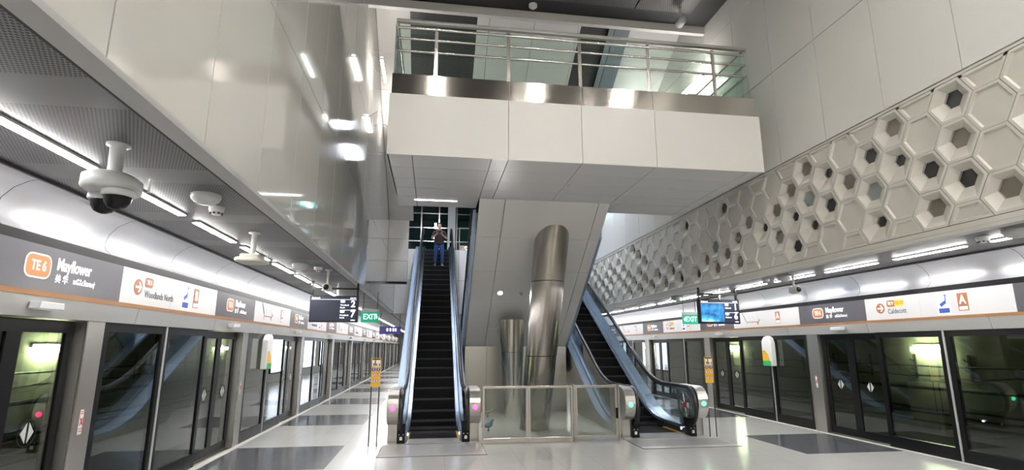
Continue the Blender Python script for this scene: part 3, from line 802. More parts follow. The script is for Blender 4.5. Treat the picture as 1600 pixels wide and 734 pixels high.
MB().box(BX0 + 0.07, BX1 - 0.11, BY + 0.225, BY + 0.238, 6.43, 7.42).build('glass_panel', glass_green, rl)
for x in (BX0 + 0.05, BX1 - 0.11): MB().box(x, x + 0.014, BY + 0.06, 12.0, 6.43, 7.44).build('glass_panel', glass_green, rl)

# ================================================================== ESCALATORS
A30 = math.radians(30)
Y0E, RISE = 12.85, 6.0
Y1E = Y0E + RISE / math.tan(A30)
def path_z(y):
    """smoothed step line"""
    r = 0.7
    def sm(t):   # integral of a smoothed step of slope
        if t < -r: return 0.0
        if t > r: return t
        return (t + r) ** 2 / (4 * r)
    return math.tan(A30) * (sm(y - Y0E) - sm(y - Y1E))
def path_pts(y0, y1, n=60):
    ys_ = [y0 + (y1 - y0) * i / n for i in range(n + 1)]
    extra = [Y0E - 0.7 + 1.4 * i / 10 for i in range(11)] + [Y1E - 0.7 + 1.4 * i / 10 for i in range(11)]
    return sorted(set([y for y in ys_ if not (abs(y - Y0E) < 0.7 or abs(y - Y1E) < 0.7)] + [e for e in extra if y0 <= e <= y1]))
def sweep(mb, sec, y0, y1, floor_clip=None):
    """sweep a closed (x, dz) section along the step line"""
    yy = path_pts(y0, y1); n = len(sec); vs = []
    for y in yy:
        z0 = path_z(y)
        for x, dz in sec:
            z = z0 + dz
            if floor_clip is not None and z < floor_clip: z = floor_clip
            vs.append((x, y, z))
    fs = [(i * n + k, i * n + (k + 1) % n, (i + 1) * n + (k + 1) % n, (i + 1) * n + k) for i in range(len(yy) - 1) for k in range(n)]
    fs += [tuple(range(n)), tuple(range((len(yy) - 1) * n, len(yy) * n))[::-1]]
    mb.add(vs, fs)
def rect(x0, x1, z0, z1): return [(x0, z0), (x1, z0), (x1, z1), (x0, z1)]
def make_escalator(xc, lab, led, ledname, wl, wr):
    t = thing('escalator', lab, 'escalator', (xc, 0, 0))
    # steps
    y = 11.2; st = None
    while y < Y1E + 1.4:
        z = path_z(y + 0.2); 
        if st is None:
            mb = MB(); mb.cur = 0
            mb.box(-0.5, 0.5, 0.0, 0.42, -0.045, 0.0)
            mb.prism([(0.01, -0.045), (0.03, -0.32), (0.06, -0.32), (0.06, -0.045)], -0.5, 0.5, 'x')
            for q in range(33): mb.box(-0.49 + q * 0.03, -0.478 + q * 0.03, 0.002, 0.40, 0.0, 0.008)
            mb.cur = 1; mb.box(-0.5, 0.5, -0.004, 0.012, -0.02, 0.006)
            o = mb.build('step', [step_black, step_edge], t); st = o; o.location = (0, y, z)
        else:
            o = st.copy(); C.objects.link(o); o.parent = t; o.location = (0, y, z)
        y += 0.40
    YE0, YE1 = 10.95, Y1E + 1.5
    for s_ in (-1, 1):
        wo = wl if s_ < 0 else wr
        def R(a, b, c, d): 
            xa, xb = s_ * a, s_ * b
            return rect(min(xa, xb), max(xa, xb), c, d)
        mb = MB(); sweep(mb, R(0.505, 0.53, -0.35, 0.14), YE0 + 0.1, YE1, 0.0); sweep(mb, R(0.53, 0.585, -0.1, 0.18), YE0 + 0.1, YE1, 0.0)
        mb.build('skirt', steel_skirt, t)
        mb = MB(); sweep(mb, R(0.595, 0.607, 0.12, 0.93), YE0 + 0.12, YE1)
        # rounded glass end
        arc = [(YE0 + 0.12, 0.12 + 0.0)] + [(YE0 + 0.12 - 0.30 * math.sin(a), 0.54 - 0.38 * math.cos(a)) for a in [PI * q / 12 for q in range(13)]]
        mb.prism(arc, s_ * 0.595, s_ * 0.607, 'x')
        mb.build('balustrade_glass', glass_blue, t)
        # handrail: run + return loop at the bottom
        yy = [y for y in path_pts(YE0 + 0.14, YE1)]
        pts = [(s_ * 0.62, y, path_z(y) + 0.965) for y in reversed(yy)]
        cy, cz, r = YE0 + 0.14, 0.575, 0.39
        pts += [(s_ * 0.62, cy - r * math.sin(a), cz + r * math.cos(a)) for a in [PI * q / 16 for q in range(1, 17)]]
        pts += [(s_ * 0.62, cy + 0.25, cz - r)]
        MB().tube(pts, 0.042, 10).build('handrail', rubber, t)
        # handrail guide under it
        mb = MB(); sweep(mb, R(0.59, 0.65, 0.90, 0.93), YE0 + 0.3, YE1); mb.build('handrail_guide', steel_tube, t)
        # outer deck and cladding
        mb = MB(); sweep(mb, R(0.60, wo, 0.10, 0.145), YE0 + 0.75, YE1, 0.1); mb.build('outer_deck', steel_blue, t)
        mb = MB(); sweep(mb, R(wo - 0.035, wo - 0.005, -1.05, 0.10), YE0 + 0.65, YE1 - 1.4, 0.0); mb.build('side_cladding', steel_h, t)
        # rounded newel housing
        xa, xb = sorted((s_ * 0.665, s_ * 0.885))
        prof_ = [(YE0 + 0.72, 0.34), (YE0 + 0.72, 0.99)] + [(YE0 + 0.02 - 0.30 * math.sin(a), 0.665 + 0.325 * math.cos(a)) for a in [PI * q / 12 for q in range(13)]]
        nh = MB().prism(prof_, xa, xb, 'x').build('newel_housing', steel_h, t, bevel=0.012)
        mb = MB().lathe((0, 0, 0), [(0.001, -0.012), (0.04, -0.012), (0.045, 0.0), (0.045, 0.01)], 16, 'y')
        sl = mb.build('signal_light', led, nh, loc=(s_ * 0.775, YE0 - 0.283, 0.66)); sl['label'] = ledname
        MB().box(*sorted((s_ * 0.69, s_ * 0.87)), YE0 + 0.0, YE0 + 0.7, 0.0, 0.34).build('newel_pedestal', steel_v, t)
        mb = MB(); mb.cur = 0; mb.box(*sorted((s_ * 0.54, s_ * 0.69)), YE0 - 0.06, YE0 + 0.2, 0.0, 0.36)
        mb.cur = 1; mb.box(*sorted((s_ * 0.565, s_ * 0.58)), YE0 - 0.064, YE0 - 0.06, 0.15, 0.165); mb.box(*sorted((s_ * 0.64, s_ * 0.655)), YE0 - 0.064, YE0 - 0.06, 0.15, 0.165)
        mb.box(*sorted((s_ * 0.59, s_ * 0.64)), YE0 - 0.064, YE0 - 0.06, 0.06, 0.12)
        mb.build('handrail_inlet', [black, white_plastic], t)
        MB().lathe((s_ * 0.50, YE0 + 0.25, 0.12), [(0.001, 0.0), (0.025, 0.0), (0.025, 0.01)], 10, 'x').build('comb_light', comb_led, t)
        if xc > 3 and s_ > 0:
            mb = MB(); mb.cur = 0
            wy, wz = YE0 + 0.18, 0.60
            for q in range(24):
                a0, a1 = 2 * PI * q / 24, 2 * PI * (q + 1) / 24
                mb.add([(x_, wy + r_ * math.cos(a_), wz + r_ * math.sin(a_)) for x_ in (0.575, 0.59) for r_, a_ in ((0.29, a0), (0.29, a1), (0.255, a1), (0.255, a0))], [(0, 1, 2, 3), (4, 5, 6, 7), (0, 1, 5, 4), (2, 3, 7, 6)])
            for q in range(6):
                a_ = PI * q / 3 + 0.3; mb.tube([(0.583, wy + 0.05 * math.cos(a_), wz + 0.05 * math.sin(a_)), (0.583, wy + 0.27 * math.cos(a_), wz + 0.27 * math.sin(a_))], 0.014, 6)
            mb.cur = 1; mb.box(0.572, 0.575, wy - 0.10, wy + 0.0, wz - 0.05, wz + 0.05); mb.cur = 2; mb.box(0.572, 0.575, wy - 0.20, wy - 0.10, wz - 0.05, wz + 0.05)
            wl_ = mb.build('handrail_wheel', [steel_tube, red_ink, white_plastic], t); wl_['label'] = 'spoked wheel and red and white sticker behind the glass end'
        # top newel: handrail returns around the upper end
    mb = MB(); mb.box(-0.5, 0.5, 10.75, 11.25, 0.005, 0.018)
    for q in range(40): mb.box(-0.49 + q * 0.025, -0.478 + q * 0.025, 10.78, 11.28, 0.018, 0.024)
    mb.build('comb_plate', plate_steel, t)
    mb = MB(); mb.cur = 0
    for s_ in (-1, 1): mb.box(*sorted((s_ * 0.478, s_ * 0.5)), 11.2, 12.1, 0.012, 0.03)
    mb.build('yellow_edge_line', yellow, t)
    # truss underside
    mb = MB(); sweep(mb, [(-wl + 0.04, -1.05), (wr - 0.04, -1.05), (wr - 0.04, -0.95), (-wl + 0.04, -0.95)], 13.2, Y1E + 0.1, 0.0)
    mb.build('truss_underside', steel_blue, t)
    return t
make_escalator(0.08, 'left black-stepped escalator with a person riding up and red signal lights', red_led, 'red no-entry signal light', 0.90, 0.775)
make_escalator(4.74, 'right black-stepped escalator with green arrow signal lights', green_led, 'green go signal light', 0.775, 0.90)

def plate(x0, x1, y0, y1, lab):
    t = thing('landing_plate', lab, 'floor plate', (0, 0, 0))
    MB().box(x0, x1, y0, y1, 0.0, 0.004).build('frame', black_matt, t)
    mb = MB()
    n = int((x1 - x0 - 0.04) / 0.03)
    mb.box(x0 + 0.012, x1 - 0.012, y0 + 0.012, y1 - 0.012, 0.004, 0.007)
    for i in range(n):
        a = x0 + 0.03 + 0.03 * i; mb.box(a, a + 0.012, y0 + 0.2, y1 - 0.1, 0.007, 0.010)
    mb.build('ribbed_plate', plate_steel, t)
plate(-0.86, 0.98, 9.6, 10.74, 'ribbed steel landing plate at the foot of the left escalator')
plate(3.80, 5.72, 9.7, 10.74, 'ribbed steel landing plate at the foot of the right escalator')

# centre stair flank: cladding, glass, handrail (climbs towards the balcony)
ct = thing('staircase', 'centre staircase with blue steel flank and glass above the sloped white soffit', 'stairs', (0, 0, 0))
def flank(x0, x1, dz0, dz1, ya, yb): 
    return [(ya, stair_z(ya) + dz0), (yb, stair_z(yb) + dz0), (yb, stair_z(yb) + dz1), (ya, stair_z(ya) + dz1)]
for x0, x1 in ((0.86, 0.925), (3.885, 3.95)):
    MB().prism(flank(x0, x1, 0.02, 0.62, 12.1, 17.6), x0, x1, 'x').build('stringer', steel_blue, ct)
    MB().prism(flank(x0, x1, 0.62, 1.40, 12.1, 17.6), x0 + 0.02, x0 + 0.034, 'x').build('balustrade_glass', glass_blue, ct)
    MB().tube([(x0 + 0.03, 12.1, stair_z(12.1) + 1.45), (x0 + 0.03, 17.6, stair_z(17.6) + 1.45)], 0.035, 8).build('handrail', rubber, ct)
mb = MB()
for k in range(30):
    y = 12.1 + 0.24 * k * 0.77; z = stair_z(y) + 0.55
    if y < 17.4: mb.box(0.93, 3.88, y, y + 0.3, z - 0.17, z)
mb.build('tread_flight', cast_grey, ct)

# ================================================================== COLUMNS
c1 = thing('leaning_column', 'tall brushed steel column leaning right under the balcony', 'column', (0, 0, 0))
def cone(a, b, ra, rb, zs, n=28):
    """column segments between fractions of the axis"""
    res = []
    a, b = Vector(a), Vector(b)
    for f0, f1 in zip(zs, zs[1:]):
        mb = MB(); p0 = a.lerp(b, f0 + 0.0015); p1 = a.lerp(b, f1 - 0.0015); r0 = ra + (rb - ra) * f0; r1 = ra + (rb - ra) * f1
        vs = [(p.x + r * math.cos(2 * PI * k / n), p.y + r * math.sin(2 * PI * k / n), p.z) for p, r in ((p0, r0), (p1, r1)) for k in range(n)]
        mb.add(vs, [(k, (k + 1) % n, n + (k + 1) % n, n + k) for k in range(n)], True); mb.add(vs[:n], [tuple(range(n))]); mb.add(vs[n:], [tuple(range(n))]); res.append(mb)
    return res
for mb in cone((2.30, 12.3, 0), (2.80, 12.15, 4.95), 0.33, 0.42, [0, 0.32, 0.66, 1.0]): mb.build('column_sleeve', steel_column, c1)
for mb in cone((2.30, 12.3, 0), (2.80, 12.15, 4.95), 0.325, 0.415, [0, 1.0]): mb.build('column_core', black, c1)
c2 = thing('short_column', 'short tapered steel column behind the tall one, before the steel wall', 'column', (0, 0, 0))
for mb in cone((2.14, 14.5, 0), (2.10, 14.4, 2.5), 0.215, 0.36, [0, 0.66, 1.0]): mb.build('column_sleeve', steel_tube, c2)
for mb in cone((2.14, 14.5, 0), (2.10, 14.4, 2.5), 0.21, 0.355, [0, 1.0]): mb.build('column_core', black, c2)

# ================================================================== BARRIER AND GATE
def frame_panel(mb, x0, x1, y, z0, z1, w=0.045, bottom=0.10):
    mb.box(x0, x1, y, y + 0.04, z1 - w, z1); mb.box(x0, x1, y, y + 0.04, z0, z0 + bottom)
    mb.box(x0, x0 + w, y, y + 0.04, z0 + bottom, z1 - w); mb.box(x1 - w, x1, y, y + 0.04, z0 + bottom, z1 - w)
bx = thing('glass_barrier', 'steel framed two-pane glass barrier beside the left escalator', 'barrier', (0, 0, 0))
for a, b in ((0.985, 1.87), (1.87, 2.76)):
    mb = MB(); frame_panel(mb, a, b, 10.6, 0.0, 1.05); f = mb.build('frame', steel_tube, bx, bevel=0.004)
    MB().box(a + 0.045, b - 0.045, 10.615, 10.625, 0.10, 1.005).build('glass_pane', glass_clear, f)
gt = thing('barrier_gate', 'steel framed glass gate beside the right escalator', 'gate', (0, 0, 0))
mb = MB(); frame_panel(mb, 2.80, 3.66, 10.6, 0.05, 1.05, 0.05, 0.06); f = mb.build('frame', steel_tube, gt, bevel=0.004)
MB().box(2.85, 3.61, 10.615, 10.625, 0.11, 1.0).build('glass_pane', glass_clear, f)
for x in (2.765, 3.67): MB().box(x, x + 0.03, 10.59, 10.65, 0.0, 1.07).build('gate_post', steel_tube, gt)
mb = MB(); mb.tube([(3.64, 10.58, 0.45), (3.64, 10.55, 0.47), (3.64, 10.55, 0.57), (3.64, 10.58, 0.59)], 0.01, 6); mb.box(3.62, 3.66, 10.575, 10.6, 0.42, 0.62); mb.build('latch', black, gt)

# ================================================================== SIGN STANDS
def sign_stand(x, y, lab):
    t = thing('safety_sign_stand', lab, 'sign', (x, y, 0))
    for dx in (-0.07, 0.075): MB().tube([(dx, 0, 0), (dx, 0, 1.12)], 0.011, 8).build('pole', black_matt, t)
    mb = MB(); mb.cur = 0; mb.box(-0.085, 0.09, -0.012, 0.012, 1.06, 1.58)
    mb.cur = 1; mb.box(-0.07, 0.075, -0.014, -0.012, 1.43, 1.545)
    mb.cur = 2; mb.box(-0.07, 0.075, -0.014, -0.012, 1.552, 1.572)
    for px_, h in ((-0.05, 0.05), (-0.025, 0.08), (0.0, 0.04), (0.05, 0.04)): mb.box(px_, px_ + 0.018, -0.016, -0.014, 1.44, 1.44 + h)
    mb.prism(shift(disc(0.012, 10), -0.016, 1.532), -0.016, -0.014, 'y')
    for i, (px_, pz) in enumerate(((-0.042, 1.375), (0.046, 1.375), (-0.042, 1.275), (0.046, 1.275), (-0.042, 1.165), (0.046, 1.165))):
        if i < 2:
            mb.cur = 3; mb.prism(shift(disc(0.037, 18), px_, pz), -0.015, -0.012, 'y'); mb.cur = 1; mb.box(px_ - 0.006, px_ + 0.006, -0.017, -0.015, pz - 0.02, pz + 0.02); mb.prism(shift(disc(0.007, 8), px_, pz + 0.025), -0.017, -0.015, 'y')
        else:
            mb.cur = 4; mb.prism(shift(disc(0.037, 18), px_, pz), -0.015, -0.012, 'y'); mb.cur = 1; mb.prism(shift(disc(0.029, 18), px_, pz), -0.017, -0.015, 'y')
            mb.cur = 2; mb.box(px_ - 0.008, px_ + 0.006, -0.019, -0.017, pz - 0.016, pz + 0.012); mb.prism(shift(disc(0.007, 8), px_, pz + 0.018), -0.019, -0.017, 'y')
    mb.build('sign_plate', [warn_yellow, white_plastic, black, blue_ink, red_ink], t)
sign_stand(-1.035, 10.68, 'yellow safety pictogram sign on two black poles left of the left escalator')
sign_stand(5.74, 10.80, 'yellow safety pictogram sign on two black poles right of the right escalator')

# ================================================================== HANGING DISPLAYS AND SIGNS
def display(x0, x1, y, z0, z1, num1, num2, dest, lab, picture):
    w = x1 - x0
    t = thing('train_time_display', lab, 'display', (x0, y, z0)); h = z1 - z0
    MB().box(0, w, 0.0, 0.14, 0, h).build('housing', black, t, bevel=0.006)
    sc = MB().box(0.02, w - 0.02, -0.006, 0.0, 0.025, h - 0.02).build('screen', screen_dark, t)
    put_text(sc, 'Platform ' + ('A' if picture else 'B'), 0.04, -0.009, h - 0.055, 0.05, screen_text, 0.8)
    put_text(sc, '10:42 PM', w - 0.05, -0.009, h - 0.055, 0.045, screen_text, 0.75, 'RIGHT')
    MB().box(0.03, w - 0.04, -0.009, -0.006, h - 0.088, h - 0.082).build('rule', screen_text, sc)
    MB().box(w * 0.63, w - 0.04, -0.009, -0.006, h * 0.45, h * 0.45 + 0.006).build('rule', screen_text, sc)
    for nn, zz in ((num1, h * 0.66), (num2, h * 0.28)):
        put_text(sc, nn, w - 0.06, -0.009, zz + 0.01, 0.20, screen_text, 0.95, 'RIGHT', 0.004)
        put_text(sc, 'mins', w - 0.05, -0.009, zz - 0.115, 0.055, screen_text, 0.9, 'RIGHT')
        for q, ln in enumerate(dest.split()): put_text(sc, ln, w * 0.63, -0.009, zz - 0.01 - q * 0.055, 0.05, screen_text, 0.8)
        MB().prism(shift(rrect(0.10, 0.06, 0.025), w * 0.63 + 0.05, zz + 0.07), -0.009, -0.006, 'y').build('line_badge', poster_ink, sc)
    if picture:
        MB().box(0.03, w * 0.60, -0.009, -0.006, 0.05, h - 0.11).build('picture', picture_m, sc)
    for x in (0.03, w * 0.55, w - 0.03): MB().box(x - 0.02, x + 0.02, 0.05, 0.09, h, ZC + 0.02 - z0).build('hanger', black if x != w * 0.55 else steel_tube, t)
    MB().box(0.0, w, 0.045, 0.095, 3.04 - z0, 3.08 - z0).build('cross_bar', black, t)
display(-2.68, -1.63 - 0.02, 12.3, 2.32, 2.90, '2', '7', 'Woodlands North', 'black hanging display showing 2 and 7 mins over the left-hand platform', False)
display(6.42, 7.46, 12.3, 2.34, 2.93, '1', '6', 'Caldecott', 'black hanging display with blue picture showing 1 and 6 over the right platform', True)
def exit_sign(xc, y, lab, left):
    t = thing('exit_sign', lab, 'exit sign', (xc, y, 2.42))
    MB().box(-0.225, 0.225, 0, 0.05, 0, 0.27).build('panel', exit_green, t)
    put_text(t, 'EXIT', 0.0 if not left else 0.03, -0.003, 0.135, 0.20, exit_white, 0.85, 'CENTER')
    s_ = -1 if left else 1
    MB().prism([(s_ * 0.16, 0.19), (s_ * 0.16, 0.08), (s_ * 0.20, 0.135)], -0.004, 0, 'y').build('arrow', exit_white, t)
    MB().box(-0.225, 0.225, 0.0, 0.05, 0.27, 0.34).build('housing', grey_trim, t)
    for x in (-0.18, 0.18): MB().tube([(x, 0.025, 0.34), (x, 0.025, ZC + 0.02 - 2.42)], 0.008, 6).build('rod', black_matt, t)
exit_sign(-2.07 + 0.44, 14.5, 'green EXIT sign pointing right, hanging past the left-hand display', False)
exit_sign(7.26, 14.5, 'green EXIT sign pointing left, hanging past the right-hand display', True)
t = thing('overhead_direction_sign', 'small dark purple direction sign hanging far down the left-hand platform', 'sign', (-1.9, 23.8, 2.32))
MB().box(-0.35, 0.55, 0, 0.1, 0, 0.32).build('panel', purple_sign, t)
mb = MB()
for x in (-0.05, 0.08, 0.2, 0.3): mb.box(x, x + 0.06, -0.004, 0, 0.12, 0.24)
mb.build('pictograms', screen_text, t)
for x in (-0.3, 0.5): MB().tube([(x, 0.05, 0.32), (x, 0.05, 0.9)], 0.012, 6).build('rod', black_matt, t)

# ================================================================== CEILING FITTINGS
t = thing('dome_camera_cluster', 'grey twin dome camera on a post, nearest on the left-hand ceiling', 'camera', (-2.27, 4.0, 0))
MB().lathe((0, 0, 0), [(0.075, ZC + 0.02), (0.075, ZC + 0.005), (0.05, ZC), (0.045, 2.99)], 20).build('post', cast_grey, t)
mb = MB().lathe((0, 0, 0), [(0.04, 3.0), (0.13, 2.985), (0.17, 2.955), (0.172, 2.88), (0.15, 2.86), (0.001, 2.86)], 28, sx=1.0, sy=1.25)
mb.build('housing', cast_grey, t)
for dx, dy in ((-0.075, 0.07), (0.08, -0.06)):
    h = MB().lathe((dx, dy, 2.86), [(0.10, 0.0), (0.105, -0.03), (0.09, -0.045), (0.085, -0.045)], 20).build('camera_ring', cast_grey, t)
    MB().lathe((dx, dy, 2.815), [(0.085, 0.0), (0.078, -0.04), (0.055, -0.075), (0.02, -0.09), (0.001, -0.092)], 20).build('smoked_dome', black, h)
mb = MB(); mb.tube([(0.16, 0.1, 2.9), (0.19, 0.1, 2.9), (0.19, 0.1, 3.0)], 0.008, 6); mb.build('cable_loop', white_plastic, t)
def ceiling_dome(x, y, r, h, lab, cat, nm, slots=False, group=None):
    t = thing(nm, lab, cat, (x, y, ZC + 0.02), 0, group)
    MB().lathe((0, 0, 0), [(r, 0.0), (r * 1.02, -h * 0.25), (r * 0.9, -h * 0.6), (r * 0.55, -h * 0.92), (0.001, -h)], 24).build('body', cast_grey if not slots else white_plastic, t)
    if slots:
        mb = MB()
        for k in range(8): a = 2 * PI * k / 8; mb.box(r * 0.72 * math.cos(a) - 0.01, r * 0.72 * math.cos(a) + 0.01, r * 0.72 * math.sin(a) - 0.01, r * 0.72 * math.sin(a) + 0.01, -h * 0.86, -h * 0.7)
        mb.build('vents', black_matt, t)
ceiling_dome(-2.18, 5.3, 0.13, 0.10, 'grey half-dome ceiling speaker, nearest on the left-hand ceiling', 'speaker', 'ceiling_speaker')
ceiling_dome(-2.26, 5.78, 0.075, 0.09, 'small white smoke detector beside the near left-hand ceiling speaker', 'smoke detector', 'smoke_detector', True)
ceiling_dome(-2.33, 9.75, 0.14, 0.11, 'grey half-dome ceiling speaker before the left-hand display', 'speaker', 'ceiling_speaker')
ceiling_dome(-2.10, 10.1, 0.075, 0.09, 'small white smoke detector just before the left-hand display', 'smoke detector', 'smoke_detector', True)
ceiling_dome(7.16, 5.95, 0.075, 0.09, 'small white smoke detector nearest on the right-hand ceiling', 'smoke detector', 'smoke_detector', True)
ceiling_dome(7.12, 5.50, 0.14, 0.11, 'grey half-dome ceiling speaker nearest on the right-hand ceiling', 'speaker', 'ceiling_speaker')
ceiling_dome(7.19, 10.1, 0.14, 0.11, 'grey half-dome ceiling speaker beside the right-hand bullet camera', 'speaker', 'ceiling_speaker')
ceiling_dome(7.11, 10.6, 0.07, 0.08, 'small white smoke detector beyond the right-hand bullet camera', 'smoke detector', 'smoke_detector', True)
ceiling_dome(7.12, 15.0, 0.14, 0.11, 'grey half-dome ceiling speaker beyond the right-hand EXIT sign', 'speaker', 'ceiling_speaker')
t = thing('access_point', 'flat cream antenna box on a white post over the left-hand platform', 'antenna', (-2.28, 7.08, 0))
MB().lathe((0, 0, 0), [(0.07, ZC + 0.02), (0.07, ZC + 0.005), (0.035, ZC), (0.03, 2.93)], 16).build('post', white_plastic, t)
MB().prism(rrect(0.34, 0.40, 0.08), 2.83, 2.88, 'z').build('box', cream, t, bevel=0.015)
MB().prism(rrect(0.24, 0.28, 0.05), 2.88, 2.93, 'z').build('cover', cream, t, bevel=0.015)
MB().tube([(0.15, 0.05, 2.86), (0.18, 0.05, 2.95), (0.10, 0.03, 3.0)], 0.008, 6).build('cable', white_plastic, t)
def bullet(x, y, lab, d=-1):
    t = thing('bullet_camera', lab, 'camera', (x, y, 0))
    MB().lathe((0, 0, 0), [(0.06, ZC + 0.02), (0.06, ZC), (0.022, ZC - 0.005), (0.022, 2.93)], 14).build('post', cast_grey, t)
    MB().lathe((0, -0.14, 2.88), [(0.001, 0.0), (0.06, 0.0), (0.075, 0.03), (0.075, 0.20), (0.05, 0.26), (0.001, 0.26)], 18, 'y').build('body', cast_grey, t)
    MB().lathe((0, -0.15, 2.88), [(0.001, 0.0), (0.05, 0.0), (0.052, 0.02)], 16, 'y').build('lens', black, t)
bullet(-1.98, 10.45, 'grey bullet camera on a post before the left-hand display')
bullet(6.98, 9.55, 'grey bullet camera on a post before the right-hand display')
# camera and detectors under the high ceiling
t = thing('hall_camera', 'grey camera hanging below the high dark ceiling edge', 'camera', (5.55, 10.55, 0))
MB().lathe((0, 0, 0), [(0.03, 9.6), (0.03, 9.32)], 10).build('post', cast_grey, t)
MB().lathe((0, -0.1, 9.25), [(0.001, 0.0), (0.09, 0.0), (0.10, 0.04), (0.10, 0.22), (0.001, 0.25)], 14, 'y').build('body', cast_grey, t)
t = thing('hall_detector', 'small round white detector on the high dark ceiling edge', 'smoke detector', (2.1, 10.95, 9.62))
MB().lathe((0, 0, 0), [(0.10, 0.0), (0.10, -0.05), (0.06, -0.09), (0.001, -0.09)], 16).build('body', white_plastic, t)
# downlights on the sloped soffit
for i, (x, y) in enumerate(((1.70, 13.72), (2.24, 13.72))):
    z = stair_z(y)
    n = Vector((0, TB, 1)).normalized()
    if i == 0:
        t = thing('downlight', 'lit round downlight in the sloped stair soffit', 'light', (x, y, z))
        o = MB().lathe((0, 0, -0.008), [(0.001, 0.0), (0.05, 0.0), (0.05, 0.008)], 18).build('lens', down_m, t); r = MB().lathe((0, 0, -0.01), [(0.05, 0.0), (0.066, 0.0), (0.066, 0.014)], 18, cap=False).build('ring', white_plastic, t)
        t.rotation_euler = (-math.radians(35.5), 0, 0)
    else:
        t = thing('soffit_camera', 'small dark dome camera on the sloped stair soffit beside the column', 'camera', (x, y, z))
        MB().lathe((0, 0, -0.06), [(0.001, 0.0), (0.035, 0.01), (0.045, 0.06)], 16).build('dome', grey_trim, t); t.rotation_euler = (-math.radians(35.5), 0, 0)
t = thing('soffit_light', 'thin white linear light flush in the balcony underside above the left escalator', 'light', (-0.05, 11.5, 4.95))
MB().box(-0.42, 0.50, -0.018, 0.018, -0.008, 0.0).build('diffuser', sofl_m, t)
t = thing('soffit_detector', 'small round detector on the balcony underside', 'smoke detector', (2.62, 9.95, 4.95))
MB().lathe((0, 0, 0), [(0.05, 0.0), (0.05, -0.03), (0.03, -0.05), (0.001, -0.05)], 14).build('body', white_plastic, t)
# high hall luminaires (over and behind the viewpoint)
pr = None
for i, (x, y) in enumerate([(x, y) for y in (2.0, -2.4, -6.8) for x in (-0.1, 3.0, 5.8)]):
    if pr is None:
        pr = t = thing('hall_luminaire', 'l', 'light', (x, y, 9.58))
        MB().box(-0.09, 0.09, -0.85, 0.85, -0.03, 0.0).build('housing', black, t); MB().box(-0.055, 0.055, -0.8, 0.8, -0.045, -0.03).build('diffuser', hall_m, t)
    else: t = dup(pr, (x, y, 9.58))
    t['label'] = 'short linear luminaire in the high dark ceiling above and behind the viewpoint'; t['group'] = 'high ceiling luminaires'
# fill luminaires added to brighten the escalator shaft and concourse behind the balcony
src = pr
pr = dup(src, (3.5, 29.0, 9.298))
for ch in list(pr.children):
    if ch.name.startswith('diffuser'): ch.data = ch.data.copy(); ch.data.materials[0] = fill_m
for i, (x, y) in enumerate(((3.5, 29.0), (-0.1, 17.4), (0.0, 20.6), (5.2, 18.0), (5.2, 21.5))):
    t = pr if i == 0 else dup(pr, (x, y, 9.298)); t['label'] = 'added linear fill light under the ceiling over the escalator shaft and concourse'; t['group'] = 'added fill lights'

# ================================================================== WHITE BOXES ON THE GLASS, POSTERS
for side, ya, lab in (('left', 12.10, 'white rounded box with orange and green base on the left-hand glass'), ('right', 12.35, 'white rounded box with orange and green base on the right-hand glass')):
    loc, rz = side_loc(side, ya + (0 if side == 'left' else 0.42), 1.33, 0.012)
    t = thing('equipment_box', lab, 'box', loc, rz)
    MB().prism([(0, 0.0), (0.38, 0.0), (0.38, 0.55), (0.33, 0.68), (0.22, 0.73), (0.10, 0.70), (0.0, 0.60)], -0.13, 0.0, 'y').build('casing', white_plastic, t, bevel=0.02)
    mb = MB(); mb.cur = 0; mb.prism([(0.02, 0.12), (0.30, 0.12), (0.24, 0.28), (0.12, 0.38), (0.02, 0.36)], -0.134, -0.13, 'y'); mb.cur = 1; mb.box(0.02, 0.34, -0.134, -0.13, 0.01, 0.12)
    mb.build('label_patch', [yellow, green_ink], t)
i = 0
for xs_, nx, sd in ((0.885, -1, 'left'), (3.915, 1, 'right')):
    for j, (ya, yb) in enumerate(((29.0, 32.2), (35.0, 39.3), (41.0, 44.0))):
        t = thing('lit_poster_case', 'backlit map poster on the %s side of the centre core, %s along' % (sd, ordn(j)), 'poster', (xs_, ya, 0.5), 0, 'lit posters on the core')
        xa, xb = sorted((0, nx * 0.08)); L = yb - ya
        MB().box(xa, xb, 0, L, -0.05, 2.0).build('case', black, t)
        xc = nx * 0.085; xa, xb = sorted((nx * 0.08, xc))
        for q in range(2): MB().box(xa, xb, 0.05 + q * L / 2, L / 2 - 0.05 + q * L / 2, 0.0, 1.95).build('poster', poster_m, t)
        mb = MB(); r = random.Random(j)
        for q in range(14): y_ = r.uniform(0.2, L - 0.6); z_ = r.uniform(0.2, 1.7); mb.box(min(xc, xc + nx * 0.003), max(xc, xc + nx * 0.003), y_, y_ + r.uniform(0.1, 0.5), z_, z_ + 0.03)
        mb.build('map_lines', poster_ink, t)

# linear lamps on brackets along the mezzanine walls, seen past the railing
for i, (x, y, z) in enumerate(((6.2, 10.9, 8.1), (6.2, 13.4, 8.1), (-1.35, 11.6, 8.3), (-1.35, 14.2, 8.0))):
    t = thing('wall_linear_lamp', 'linear lamp on brackets along the %s wall of the upper level, %s one' % ('right' if x > 0 else 'left', 'nearer' if i % 2 == 0 else 'further'), 'light', (x, y, z))
    s_ = 1 if x > 0 else -1
    MB().box(-0.03, 0.03, 0, 1.1, 0.0, 0.05).build('housing', cast_grey, t); MB().box(-0.025, 0.025, 0.02, 1.08, -0.02, 0.0).build('diffuser', upper_m, t)
    MB().box(-0.025, 0.025, 0.02, 1.08, 0.05, 0.07).build('diffuser', upper_m, t)
    for y_ in (0.15, 0.95): MB().tube([(0, y_, 0.03), (s_ * 0.3, y_, 0.25)], 0.012, 6).build('bracket', steel_tube, t)
